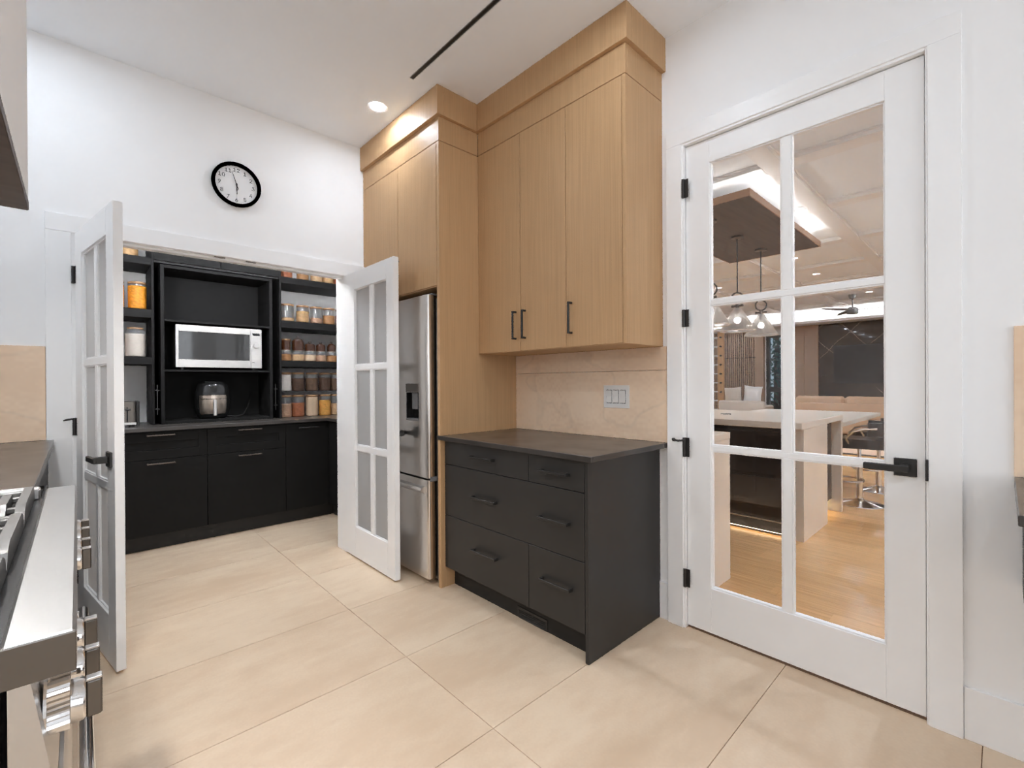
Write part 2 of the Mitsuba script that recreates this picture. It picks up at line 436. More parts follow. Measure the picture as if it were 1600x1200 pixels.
# pantry double doors, both open into the kitchen
RAILS = (.012, .225, [(.770, .808), (1.335, 1.372)], 1.905)
dk = thing('door_2', 'open white pantry door with six frosted panes beside the refrigerator', kind='structure')
tr = frame(1.431, 3.312, (0, -1), (1, 0))
glazed_leaf(dk, tr, 0.722, 2.030, 0.160, 0.094, RAILS, (.384, .430), frosted, .036, None)
for z0, z1 in ((1.77, 1.86), (.98, 1.07), (.21, .30)):
    hinge(dk, tr, -0.004, 0.040, z0, z1)
trl = frame(1.467, 2.650, (0, 1), (-1, 0))
part(dk, 'lever_handle', trl(move(cat(box(-.033, .033, -.010, 0, -.033, .033, .002), box(-.014, .014, -.052, -.010, -.014, .014, .003), box(-.016, .112, -.062, -.048, -.0125, .0125, .003)), z=.917)), black_metal, label='black lever handle on a square plate')
for z in (2.005, 1.915):
    part(dk, 'catch_pin', cyl([1.4665, 2.598, z], [1.474, 2.598, z], .005, 12), black_metal)

dk = thing('door_3', 'open white pantry door with six frosted panes beside the cooking range', kind='structure')
_d = np.array([.119, -.71]); _d /= np.hypot(*_d); _n = np.array([-_d[1], _d[0]])
tr = frame(-.005, 3.312, _d, _n)
glazed_leaf(dk, tr, 0.722, 2.030, 0.135, 0.115, RAILS, (.365, .405), frosted, .034, None)
for z0, z1 in ((1.77, 1.86), (.98, 1.07), (.21, .30)):
    hinge(dk, tr, -0.004, -0.006, z0, z1)
part(dk, 'hinge_pin_stop', tr(cat(tube([[-.004, -.008, 1.066], [.004, -.03, 1.064], [-.02, -.045, 1.058], [-.045, -.05, 1.066]], .0045), move(trimesh.creation.icosphere(2, .010), -.05, -.05, 1.068))), black_metal, smooth=True)
_o = np.array([-.005, 3.312]) + _d * 0.655
trl = frame(_o[0], _o[1], -_d, _n)
part(dk, 'lever_handle', trl(move(cat(box(-.033, .033, -.010, 0, -.033, .033, .002), box(-.014, .014, -.052, -.010, -.014, .014, .003), box(-.016, .112, -.062, -.048, -.0125, .0125, .003)), z=.917)), black_metal, label='black lever handle on a square plate')

# ------------------------------------------------------------------ ceiling fittings of the kitchen
def disc(x, y, z, r, n=24):
    a = np.arange(n) * 2 * np.pi / n
    v = np.vstack([np.c_[x + r * np.cos(a), y + r * np.sin(a), np.full(n, z)], [[x, y, z]]])
    i = np.arange(n)
    return trimesh.Trimesh(v, np.c_[(i + 1) % n, i, np.full(n, n)], process=False)   # faces down


def downlight(x, y, z, label, lum, tint=(.89, 1.0, 1.13), group=None, r=.050, w=3.0):
    t = thing('downlight', label, 'ceiling light', group)
    ring = move(lathe([(r, -.0015), (r + .012, -.004), (r + .016, -.001), (r + .016, .0), (r, .0)], 32), x, y, z)
    part(t, 'trim_ring', ring, white_trim, smooth=40)
    part(t, 'lens', disc(x, y, z - .0018, r), lamp_off, emitter=light(*tint, k=lum, w=w))


downlight(1.42, 2.76, CEIL, 'round recessed downlight in the kitchen ceiling beside the oak cabinets', KITCHEN_LAMP)
for x, y, wd in ((-.25, 2.76, 'over the left counter by the pantry doorway'), (1.42, 1.10, 'before the wall cabinet'), (-.25, .32, 'beside the range hood'), (-.25, -.60, 'behind the viewer on the left'), (-.25, -2.00, 'at the far wall behind the viewer')):  # out of view; set from cast shadows and to light the cabinet fronts
    downlight(x, y, CEIL, f'round recessed kitchen downlight {wd}, outside the picture', KITCHEN_LAMP)
for x, wd in ((.10, 'left'), (1.30, 'right')):  # unseen ceiling lamps that light the pantry
    downlight(x, 3.86, CEIL, f'round recessed downlight in the {wd} half of the pantry ceiling, unseen, placed to light the pantry', PANTRY_LAMP, w=.8)
for x, wd in ((.16, 'left'), (1.16, 'right')):  # unseen lamps placed to light the pantry back wall and jars
    t = thing('unseen_globe_lamp', f'unseen globe lamp behind the doorway head, placed to light the shelves, {wd} half of the pantry', 'pendant light')
    part(t, 'cord', cyl([x, 3.74, 2.225], [x, 3.74, CEIL - .001], .004, 8), black_metal)
    g = trimesh.creation.icosphere(2, .055); g.apply_translation([x, 3.74, 2.17])
    part(t, 'globe', g, lamp_off, smooth=True, emitter=light(.97, 1, 1.04, k=UNSEEN_GLOBE, w=2))
t = thing('slot_vent', 'long narrow black linear air slot in the white ceiling', 'air vent')
part(t, 'frame', cat(box(1.423, 1.427, .95, 2.37, CEIL - .003, CEIL), box(1.445, 1.449, .95, 2.37, CEIL - .003, CEIL), box(1.423, 1.449, 2.366, 2.37, CEIL - .003, CEIL)), grey_plastic)
part(t, 'slot', box(1.427, 1.445, .95, 2.366, CEIL - .0012, CEIL), black_in)

# ------------------------------------------------------------------ oak cabinets
def bar_pull(parent, p0, p1, out, w=.010, name='handle', m=black_metal):
    """A flat bar pull between p0 and p1 standing out of a face along the unit vector out."""
    p0, p1, out = map(lambda a: np.asarray(a, float), (p0, p1, out))
    ax = int(np.argmax(np.abs(p1 - p0)))
    oa = int(np.argmax(np.abs(out)))
    sgn = out[oa]

    def bx(lo_t, hi_t, o0, o1):
        lo, hi = np.minimum(p0, p1) - w / 2, np.maximum(p0, p1) + w / 2
        span = np.minimum(p0, p1)[ax], np.maximum(p0, p1)[ax]
        lo[ax], hi[ax] = span[0] + lo_t, span[0] + hi_t
        a, b = p0[oa] + sgn * o0, p0[oa] + sgn * o1
        lo[oa], hi[oa] = min(a, b), max(a, b)
        return box(lo[0], hi[0], lo[1], hi[1], lo[2], hi[2], .0015)
    L = abs(p1[ax] - p0[ax])
    return part(parent, name, cat(bx(0, L, .024, .032), bx(0, .010, 0, .025), bx(L - .010, L, 0, .025)), m, label='slim black bar handle')


SEAM, BAND = 2.705, 2.850
c = thing('tall_cabinet', 'tall oak cabinet surround built around the stainless refrigerator', 'cabinet')
part(c, 'side_panel', box(1.595, W2, 2.330, 2.358, 0, SEAM - .0015), oak)
part(c, 'carcass', cat(box(1.614, W2, 2.360, 3.338, 1.835, 2.84), box(1.596, W2, 3.302, 3.338, 0, SEAM)), oak_dark)
part(c, 'bottom_panel', box(1.60, W2, 2.360, 3.30, 1.829, 1.8345), oak)
for y0, y1 in ((2.361, 2.8195), (2.8225, 3.299)):
    part(c, 'door', box(1.595, 1.613, y0, y1, 1.836, SEAM - .0015), oak)
part(c, 'filler', box(1.595, 1.613, 3.3015, 3.339, 0.0, SEAM - .0015), oak)
part(c, 'frieze', cat(box(1.595, 1.613, 2.330, 3.339, SEAM + .0015, BAND), box(1.613, 1.897, 2.330, 2.348, SEAM + .0015, BAND)), oak)

c = thing('wall_cabinet', 'oak wall cabinet with three doors above the black stone counter', 'cabinet')
part(c, 'carcass', box(1.917, W2, 1.245, 2.328, 1.428, 2.84), oak_dark)
part(c, 'bottom_panel', box(1.899, W2, 1.244, 2.329, 1.4245, 1.4275), oak)
part(c, 'end_panel', box(1.897, W2, 1.224, 1.2435, 1.4245, SEAM - .0015), oak)
for i, (y0, y1, hy) in enumerate(((1.9440, 2.3285, 1.981), (1.5965, 1.9410, 1.902), (1.2455, 1.5935, 1.557))):
    d = part(c, 'door', box(1.897, 1.915, y0, y1, 1.428, SEAM - .0015), oak)
    bar_pull(d, (1.897, hy, 1.495), (1.897, hy, 1.662), (-1, 0, 0), w=.012)
part(c, 'frieze', cat(box(1.897, 1.915, 1.224, 2.329, SEAM + .0015, BAND), box(1.915, W2, 1.224, 1.2435, SEAM + .0015, BAND)), oak)

c = thing('cornice', 'oak cornice running along the ceiling over both oak cabinets', 'cornice')
part(c, 'board', box(1.572, 1.62, 2.308, 3.339, BAND + .0005, CEIL - .0005), oak)
part(c, 'board', box(1.6205, 1.874, 2.308, 2.34, BAND + .0005, CEIL - .0005), oak)
part(c, 'board', box(1.8745, 1.92, 1.202, 2.34, BAND + .0005, CEIL - .0005), oak)
part(c, 'board', box(1.9205, W2, 1.202, 1.234, BAND + .0005, CEIL - .0005), oak)

# ------------------------------------------------------------------ black base cabinet with counter
c = thing('base_cabinet', 'matte black drawer cabinet under the stone counter beside the refrigerator', 'cabinet')
part(c, 'carcass', box(1.644, W2, 1.268, 2.328, .125, .896), black_in)
part(c, 'end_panel', box(1.624, W2, 1.246, 1.2655, 0, .896), black)
part(c, 'toe_kick', box(1.694, 1.71, 1.2665, 2.329, 0, .1245), black_in)
rows = [((.752, .890), ((1.617, 2.326, (1.864, 2.057), .825), (1.268, 1.614, (1.348, 1.519), .820))),
        ((.4445, .749), ((1.268, 2.326, (1.846, 2.048), .600),)),
        ((.126, .4415), ((1.617, 2.326, (1.840, 2.045), .303), (1.268, 1.614, (1.334, 1.521), .303)))]
for (z0, z1), fr in rows:
    for y0, y1, (h0, h1), hz in fr:
        d = part(c, 'drawer', box(1.624, 1.642, y0, y1, z0, z1), black)
        bar_pull(d, (1.624, h0, hz), (1.624, h1, hz), (-1, 0, 0), w=.014)
        if len(fr) == 1:
            bar_pull(d, (1.624, 1.346, .597), (1.624, 1.529, .597), (-1, 0, 0), w=.014)
t = thing('kick_vent', 'black air vent set in the toe kick of the drawer cabinet', 'air vent')
part(t, 'frame', cat(box(1.690, 1.694, 1.553, 1.768, .046, .060), box(1.690, 1.694, 1.553, 1.568, 0.001, .046), box(1.690, 1.694, 1.753, 1.768, 0.001, .046), box(1.690, 1.694, 1.568, 1.753, .001, .008)), black_metal)
part(t, 'slot', box(1.6925, 1.694, 1.568, 1.753, .008, .046), black_in)
for i in range(3):
    part(t, 'louvre', box(1.690, 1.6925, 1.569, 1.752, .014 + .011 * i, .018 + .011 * i, .0005), black)
solo('countertop', cat(box(1.598, W2, 1.198, 2.3295, .897, .923, .002), box(1.583, 1.5945, 2.329, 2.3525, .897, .923, .002), box(1.583, 1.5985, 1.198, 2.3305, .897, .923, .002)), stone,
     'black veined stone countertop on the matte black drawer cabinet', 'countertop')
t = thing('backsplash', 'beige stone backsplash between the oak wall cabinet and the black counter', 'backsplash')
part(t, 'slab', box(2.228, W2, 1.198, 2.329, .9235, 1.3005), beige)
part(t, 'slab', box(2.228, W2, 1.198, 2.329, 1.3020, 1.424), beige)
t = thing('light_switch', 'white triple rocker light switch on the beige stone backsplash', 'light switch')
part(t, 'plate', box(2.2215, 2.228, 1.419, 1.589, 1.093, 1.222, .002), white_plastic)
for i in range(3):
    yc = 1.504 + (i - 1) * .046
    part(t, 'rocker_gap', box(2.2208, 2.2214, yc - .0185, yc + .0185, 1.119, 1.197, .0002), grey_plastic)
    part(t, 'rocker', prism_y([(2.2206, 1.122), (2.2170, 1.124), (2.2195, 1.158), (2.2155, 1.192), (2.2206, 1.194)], yc - .0165, yc + .0165), white_plastic)

# ------------------------------------------------------------------ refrigerator
def minus(a, b):
    import manifold3d as m3
    A, B = (m3.Manifold(m3.Mesh(np.asarray(q.vertices, np.float32), np.asarray(q.faces, np.uint32))) for q in (a, b))
    r = (A - B).to_mesh()
    return trimesh.Trimesh(r.vert_properties[:, :3], r.tri_verts, process=False)


def rbox(x0, x1, y0, y1, z0, z1, r=.01, n=4):
    """A box whose upright edges are rounded."""
    from shapely.geometry import box as sb
    g = sb(x0 + r, y0 + r, x1 - r, y1 - r).buffer(r, quad_segs=n)
    m = trimesh.creation.extrude_polygon(g, z1 - z0, engine='earcut')
    m.apply_translation([0, 0, z0])
    return m


t = thing('refrigerator', 'stainless steel refrigerator with bottom freezer and water dispenser in the oak surround', 'refrigerator')
part(t, 'body', box(1.612, 2.22, 2.385, 3.285, .03, 1.765, .004), steel_dark)
part(t, 'base_grille', box(1.66, 1.70, 2.40, 3.27, .005, .06), black_in)
hole = box(1.50, 1.594, 2.496, 2.644, 1.004, 1.184, 0)
d = part(t, 'door', minus(rbox(1.548, 1.606, 2.393, 2.842, .660, 1.780, .016), hole), steel, smooth=40)
part(d, 'dispenser_recess', cat(box(1.5935, 1.5955, 2.496, 2.644, 1.004, 1.184, 0), box(1.5490, 1.5935, 2.4965, 2.4985, 1.004, 1.184, 0), box(1.5490, 1.5935, 2.6415, 2.6435, 1.004, 1.184, 0), box(1.5490, 1.5935, 2.4985, 2.6415, 1.180, 1.1838, 0)), black_glass)
part(d, 'dispenser_panel', box(1.5445, 1.5485, 2.494, 2.646, 1.186, 1.238), steel_dark)
part(d, 'dispenser_paddle', box(1.562, 1.580, 2.535, 2.600, 1.075, 1.180, .003), grey_plastic)
part(d, 'drip_tray', box(1.5435, 1.5930, 2.499, 2.641, 1.0045, 1.018, .002), grey_plastic)
part(t, 'door', rbox(1.548, 1.606, 2.846, 3.283, .660, 1.780, .016), steel, smooth=40)
d = part(t, 'freezer_drawer', rbox(1.548, 1.606, 2.393, 3.283, .045, .648, .016), steel, smooth=40)
part(d, 'handle', prism_y([(1.548, .608), (1.524, .600), (1.517, .588), (1.520, .580), (1.548, .560)], 2.43, 3.245), steel_light)
part(t, 'hinge', cat(box(1.585, 1.64, 2.400, 2.44, 1.7805, 1.792, .003), box(1.560, 1.62, 2.3865, 2.3925, .640, .668)), grey_plastic)
part(t, 'foot', box(1.625, 1.66, 2.388, 2.41, 0, .045, .003), grey_plastic)

# ------------------------------------------------------------------ clock
t = thing('wall_clock', 'round black framed wall clock above the pantry doorway', 'clock')
CX, CZ, CR = .744, 2.503, .137
toY = trimesh.transformations.rotation_matrix(math.pi / 2, [1, 0, 0])      # local z -> -y


def clk(m, off=0.0):
    m = m.copy(); m.apply_transform(toY); m.apply_translation([CX, W1 - off, CZ]); return m


part(t, 'frame', clk(lathe([(CR - .017, .0), (CR - .019, .020), (CR - .014, .030), (CR - .006, .033), (CR, .028), (CR + .001, .010), (CR - .002, 0.0)], 64)), black_metal, smooth=40)
part(t, 'dial', clk(lathe([(0, .010), (CR - .018, .010), (CR - .018, .0), (0, 0)], 48)), clock_white)
for h in range(1, 13):
    m = meshkit.text_mesh(str(h), .023, .0006, bold=True)
    b = m.bounds.mean(0)
    a = math.radians(30 * h)
    m.apply_translation([-b[0] + .094 * math.sin(a), -b[1] + .094 * math.cos(a), .0101])
    part(t, 'numeral', clk(m), ink)


def hand(ang, l, back, w):
    m = prism([(-w, -back), (w, -back), (w * .5, l), (-w * .5, l)], .001)
    m.apply_transform(trimesh.transformations.rotation_matrix(-math.radians(ang), [0, 0, 1]))
    return m


part(t, 'hour_hand', clk(move(hand(178, .058, .012, .0032), z=.013)), black_metal)
part(t, 'minute_hand', clk(move(hand(342, .084, .030, .0022), z=.0150)), black_metal)
part(t, 'hub', clk(lathe([(0, .018), (.005, .018), (.005, .010), (0, .010)], 16)), black_metal)

# ------------------------------------------------------------------ cooking range (left foreground)
RZ, RN, RF = .955, .741, 1.825
t = thing('cooking_range', 'professional stainless gas range with cast grates in the left foreground', 'range')
part(t, 'front_ledge', box(-.064, -.002, RN + .004, RF, .908, RZ, .004), ledge_steel)
part(t, 'end_cap', box(-.064, -.0025, RN, RN + .0038, .9085, RZ - .001, .001), steel_dark)  # dark steel paints a dark reflection into the end of the ledge
part(t, 'cooktop', box(-.70, -.064, RN, RF, .905, .928, .002), black_metal, label='black recessed cooktop')
part(t, 'rim', box(-.70, -.075, RF - .022, RF, .928, .962, .004), steel_light)
part(t, 'rim', box(-.70, -.075, RN, RN + .018, .928, .948, .004), steel_light)
part(t, 'control_panel', prism_y([(-.058, .9075), (-.040, .9075), (-.020, .77), (-.058, .77)], RN + .004, RF - .004), ledge_steel)
part(t, 'body', box(-.70, -.050, RN + .002, RF - .002, .10, .7695, .003), steel)
od = part(t, 'oven_door', box(-.050, -.016, RN + .01, RF - .26, .17, .755, .004), steel)
part(od, 'handle', cat(cyl([.008, RN + .25, .60], [.008, RF - .30, .60], .011), cyl([-.016, RN + .30, .60], [.008, RN + .30, .60], .008, 12), cyl([-.016, RF - .34, .60], [.008, RF - .34, .60], .008, 12)), chrome, smooth=40)
od = part(t, 'oven_door', box(-.050, -.016, RF - .25, RF - .01, .17, .755, .004), steel)
part(od, 'handle', cat(cyl([.008, RF - .23, .60], [.008, RF - .03, .60], .011), cyl([-.016, RF - .21, .60], [.008, RF - .21, .60], .008, 12), cyl([-.016, RF - .05, .60], [.008, RF - .05, .60], .008, 12)), chrome, smooth=40)
part(t, 'toe_kick', box(-.70, -.075, RN + .01, RF - .01, 0, .0995), black_in)
toX = trimesh.transformations.rotation_matrix(math.pi / 2, [0, 1, 0])      # local z -> +x
for yk in (.806, .900, 1.012, 1.457, 1.543, 1.661, 1.757):
    fl = [((.030 if n % 2 else .0275) * math.cos(n * math.pi / 30), (.030 if n % 2 else .0275) * math.sin(n * math.pi / 30)) for n in range(60)]
    kb = cat(prism(fl, .022), move(lathe([(0, .003), (.034, .003), (.035, 0), (0, 0)], 32), 0, 0, -.001)).apply_transform(toX)
    kb.apply_translation([-.031, yk, .842])
    kk = part(t, 'knob', lathe([(0, .014), (.023, .014), (.0255, .011), (.0255, 0), (0, 0)], 32).apply_transform(toX).apply_translation([-.0085, yk, .842]), chrome, smooth=40, label='chrome control knob')
    part(kk, 'fluted_grip', kb, chrome)
    part(kk, 'blade', box(.0055, .0215, yk - .006, yk + .006, .816, .862, .002), steel_dark)  # dark steel paints the dark reflection on the blade sides
    part(kk, 'blade_top_glint', box(.0055, .0215, yk - .006, yk + .006, .8622, .866, .001), steel_light)  # pale strip paints the ceiling reflection on the blade top
for i in range(3):
    y0, y1 = RN + .035 + i * .345, RN + .035 + (i + 1) * .345 - .006
    bars = []
    for x in (-.094, -.128, -.30, -.47, -.66):
        pts = [(y0, .938), (y0 + .015, .962), (y0 + .05, .974), (y1 - .05, .974), (y1 - .015, .962), (y1, .938), (y1, .93), (y0, .93)]
        if x in (-.128,):
            pts = [(y0 + .06, .940), (y0 + .10, .968), (y1 - .10, .968), (y1 - .06, .940)]
        bars.append(prism_x(pts, x - .008, x + .008))
    for y in (y0 + .004, (y0 + y1) / 2 - .07, (y0 + y1) / 2 + .07, y1 - .018):
        bars.append(box(-.66, -.094, y, y + .013, .944, .958, .003))
    part(t, 'grate', cat(bars), iron, smooth=30, label='cast iron pan grate')
    for x in (-.22, -.53):
        yc = (y0 + y1) / 2
        part(t, 'burner', move(lathe([(0, .020), (.030, .020), (.036, .016), (.046, .012), (.050, 0), (0, 0)], 28), x, yc, .928), steel_dark, smooth=40, label='round burner with cap')

t = thing('range_hood', 'white boxed range hood with dark underside at the left edge', 'range hood')
part(t, 'shell', box(-.80, -.106, .62, 2.05, 1.806, CEIL, .002), wall_paint)
part(t, 'liner', cat(box(-.795, -.105, .615, 2.055, 1.778, 1.8055, .002)), walnut, label='dark underside of the hood')
part(t, 'filter', box(-.62, -.30, .80, 1.90, 1.772, 1.778, .001), steel_dark)
for y in (1.02, 1.68):  # unseen hood lamps, placed to light the ledge and the wall beside it
    part(t, 'lamp', disc(-.20, y, 1.7770, .030), lamp_off, emitter=light(1, .99, .97, k=950, w=2))

c = thing('base_cabinet', 'dark base cabinet between the cooking range and the pantry doorway', 'cabinet')
part(c, 'carcass', box(-.78, -.128, RF + .008, W1 - .013, .10, .9295), black_in)
d = part(c, 'drawer', box(-.128, -.110, RF + .010, 2.55, .74, .925), black)
bar_pull(d, (-.110, 2.02, .885), (-.110, 2.30, .885), (1, 0, 0), w=.012)
part(c, 'drawer', box(-.128, -.110, RF + .010, 2.55, .105, .737), black)
part(c, 'door', box(-.128, -.110, 2.553, W1 - .014, .105, .925), black)
part(c, 'toe_kick', box(-.78, -.17, RF + .010, W1 - .014, 0, .0995), black_in)
solo('countertop', box(-.788, -.088, RF + .004, W1 - .0125, .930, .962, .002), stone, 'dark stone countertop between the cooking range and the pantry doorway', 'countertop')
solo('backsplash', box(-.798, -.1165, W1 - .012, W1, .9625, 1.438), beige, 'beige stone backsplash behind the counter left of the pantry doorway', 'backsplash')

# counter at the right edge of the picture
solo('countertop', box(1.60, 2.226, -2.4, -.022, .897, .923, .002), stone, 'dark stone countertop cut off by the right edge of the picture', 'countertop')
c = thing('base_cabinet', 'dark wall-hung cabinet under the counter at the right edge', 'cabinet')
part(c, 'end_panel', box(1.64, 2.226, -.060, -.040, .56, .8965), black)
part(c, 'carcass', box(1.66, 2.226, -2.38, -.061, .56, .8965), black_in)
solo('backsplash', box(2.227, W2, -2.4, -.022, .9235, 1.415), beige, 'beige stone backsplash at the right edge beside the glazed door', 'backsplash')

# ------------------------------------------------------------------ pantry cabinets
PB, PC = 4.345, 4.404
c = thing('pantry_base_cabinet', 'matte black base cabinets along the back of the pantry', 'cabinet')
part(c, 'carcass', cat(box(-.78, 1.738, PB + .020, 4.985, .11, .8945), box(1.742, 2.225, 3.50, 4.985, .11, .8945)), black_in)
part(c, 'toe_kick', cat(box(-.78, 1.79, PC, PC + .015, 0, .1095), box(1.775, 1.79, 3.50, PC, 0, .1095)), black_in)


def shaker(parent, x0, x1, z0, z1, px0, px1, pz0, pz1):
    y0, y1 = PB, PB + .018
    m = cat(box(x0, px0, y0, y1, z0, z1), box(px1, x1, y0, y1, z0, z1), box(px0, px1, y0, y1, z0, pz0), box(px0, px1, y0, y1, pz1, z1), box(px0, px1, y0 + .010, y1, pz0, pz1, 0))
    return part(parent, 'drawer', m, pantry_black)


for x0, x1, px0, px1, h in ((.162, .7505, .212, .694, (.370, .542)), (.7535, 1.338, .812, 1.284, (.967, 1.141))):
    d = shaker(c, x0, x1, .682, .884, px0, px1, .752, .813)
    bar_pull(d, (h[0], PB, .863), (h[1], PB, .863), (0, -1, 0), w=.010, m=bronze)
    d = part(c, 'door', box(x0, x1, PB, PB + .018, .120, .679), pantry_black)
    bar_pull(d, (h[0], PB, .651), (h[1], PB, .651), (0, -1, 0), w=.010, m=bronze)
d = part(c, 'door', box(1.341, 1.718, PB, PB + .018, .120, .884), pantry_black)
bar_pull(d, (1.45, PB, .846), (1.62, PB, .846), (0, -1, 0), w=.010)
part(c, 'door', box(1.720, 1.738, 3.80, PB - .003, .120, .884), pantry_black)
part(c, 'door', box(1.720, 1.738, 3.50, 3.797, .120, .884), pantry_black)
part(c, 'door', box(-.43, .159, PB, PB + .018, .120, .884), pantry_black)
solo('pantry_countertop', cat(box(-.79, 2.23, 4.312, 4.99, .895, .923, .002), box(1.690, 2.23, 3.47, 4.3125, .895, .923, .002)), stone, 'dark L-shaped countertop on the pantry base cabinets', 'countertop')

# the appliance tower
c = thing('appliance_tower', 'tall black open cabinet standing on the pantry counter, holding the microwave', 'cabinet')
PT = 4.60
part(c, 'side_panel', box(.430, .446, PT, 4.998, .9235, 2.60), pantry_black)
part(c, 'side_panel', box(1.370, 1.386, PT, 4.998, .9235, 2.60), pantry_black)
for x0, x1 in ((.447, .9025), (.9055, 1.369)):
    part(c, 'upper_door', box(x0, x1, PT, PT + .018, 2.232, 2.60), pantry_black)
part(c, 'top_panel', box(.447, 1.369, PT + .02, 4.99, 2.215, 2.2315), black_in)
part(c, 'back_panel', box(.447, 1.369, 4.975, 4.99, .9235, 2.2145), pantry_black)
part(c, 'inner_side', box(.487, .512, PT + .004, 4.974, .9235, 2.205), pantry_black)
part(c, 'inner_side', box(1.286, 1.311, PT + .004, 4.974, .9235, 2.205), pantry_black)
part(c, 'head_rail', box(.513, 1.285, PT + .006, 4.974, 2.180, 2.205), pantry_black)
part(c, 'base_rail', box(.513, 1.285, PT + .006, 4.974, .9235, .946), pantry_black)
part(c, 'shelf', box(.513, 1.285, PT + .010, 4.974, 1.751, 1.768), pantry_black)
part(c, 'shelf', box(.513, 1.285, PT + .010, 4.974, 1.346, 1.363), pantry_black)
for x in (.466, 1.341):
    part(c, 'slide', cat(box(x - .016, x + .016, PT + .03, PT + .10, 1.19, 1.20), box(x - .016, x + .016, PT + .03, PT + .10, 1.04, 1.05), box(x - .004, x + .004, PT + .03, PT + .04, 1.00, 1.24)), black_metal, label='folding door slide')

SHELF_TOPS = (2.242, 1.833, 1.459)
for nm, x0, x1, words in (('left', -.795, .4295, 'left of the appliance tower'), ('right', 1.3865, 2.235, 'right of the appliance tower')):
    for z, th, w in zip(SHELF_TOPS, (.058, .066, .058), ('highest', 'middle', 'lowest')):
        solo('pantry_shelf', box(x0, x1, PT, 4.998, z - th, z), pantry_black, f'{w} thick black pantry shelf {words}', 'shelf')
t = thing('jar_riser', 'thin clear raised shelf over the jars on the pantry counter', 'shelf')
part(t, 'sheet', box(1.3875, 2.20, 4.66, 4.86, 1.1655, 1.1715, .001), smoke_glass)
for x in (1.3878, 2.19):
    part(t, 'support', box(x, x + .006, 4.665, 4.855, .9235, 1.165, .001), smoke_glass)

# ------------------------------------------------------------------ pantry jars
def fill_part(t, x, y, z, r, h, what):
    """The jar's contents, speckled grain by grain with a colour per vertex."""
    zs = np.linspace(.006, h, max(3, int(h / .008)))
    m = lathe([(0, 0), (r * .93, 0)] + [(r, v) for v in zs] + [(r * .6, h + .003), (0, h + .004)], 28)
    m.apply_translation([x, y, z])
    j = .45 if what not in ('flour', 'sugar', 'rice') else .10
    col = np.array(fills[what]) * (1 + j * (rng.random((len(m.vertices), 1)) - .5)) * (1 + .2 * j * (rng.random((len(m.vertices), 3)) - .5))
    part(t, 'contents', m, contents, smooth=True, color=np.clip(col, 0, .9))


def jar(x, y, z, r, h, fill, what, label, group=None, lid='disc', lid_m=None, neck=None):
    t = thing('storage_jar', label, 'jar', group)
    lid_h = .018 if lid == 'disc' else .012
    top = z + h - lid_h
    f = z + .004 + fill
    ft = min(f, top - .004)
    fill_part(t, x, y, z + .0005, r, ft - z, what)
    if top - ft > .008:
        n = neck or r
        prof = [(r, 0), (r, (top - ft) * .55), (n * .96, top - ft - .006), (n * .96, top - ft)]
        part(t, 'glass', move(lathe(prof, 24), x, y, ft + .0006), jar_glass, smooth=60)
    m = lid_m or lid_wood
    if lid == 'disc':
        part(t, 'lid', move(lathe([(0, lid_h), (r * .97, lid_h), (r * 1.0, lid_h - .003), (r * 1.0, .004), (r * .9, 0), (0, 0)], 24), x, y, top + .0012), m, smooth=40)
    elif lid == 'flat':
        part(t, 'lid', move(lathe([(0, lid_h), (r * .78, lid_h), (r * .8, 0), (0, 0)], 24), x, y, top + .0012), m, smooth=40)
    return t


yj = 4.672
for x, what, fl, words in ((1.462, 'chickpeas', .030, 'almost empty short jar with wooden lid, leftmost on the right middle shelf'), (1.601, 'oats', .105, 'short jar full of tan oats, second on the right middle shelf'),
                           (1.731, 'beans', .050, 'short jar a third full of grey brown grain, third on the right middle shelf'), (1.856, 'spice', .085, 'short jar of pale brown grain, fourth on the right middle shelf'),
                           (1.984, 'lentils', .095, 'short jar of reddish brown grain, fifth on the right middle shelf')):
    jar(x, yj, 1.8335, .056, .163, fl, what, words)
for x, what, words in ((1.452, 'lentils', 'jar of reddish contents, leftmost on the right highest shelf'), (1.605, 'spice', 'jar of brown contents, second on the right highest shelf'),
                       (1.735, 'chickpeas', 'jar of pale beige contents, third on the right highest shelf'), (1.850, 'oats', 'jar of brown grain, fourth on the right highest shelf'),
                       (1.960, 'lentils', 'jar of dark amber contents, fifth on the right highest shelf')):
    jar(x, yj, 2.2425, .054, .165, .12, what, words)
row3 = ((1.444, .050, 'spice', 'tan coarse spice'), (1.556, .055, 'chickpeas', 'pale grain'), (1.668, .054, 'rice', 'golden grain'), (1.772, .049, 'beans', 'light brown spice'), (1.880, .050, 'spice', 'brown spice'), (1.983, .047, 'oats', 'tan spice'))
names = ('first', 'second', 'third', 'fourth', 'fifth', 'sixth')
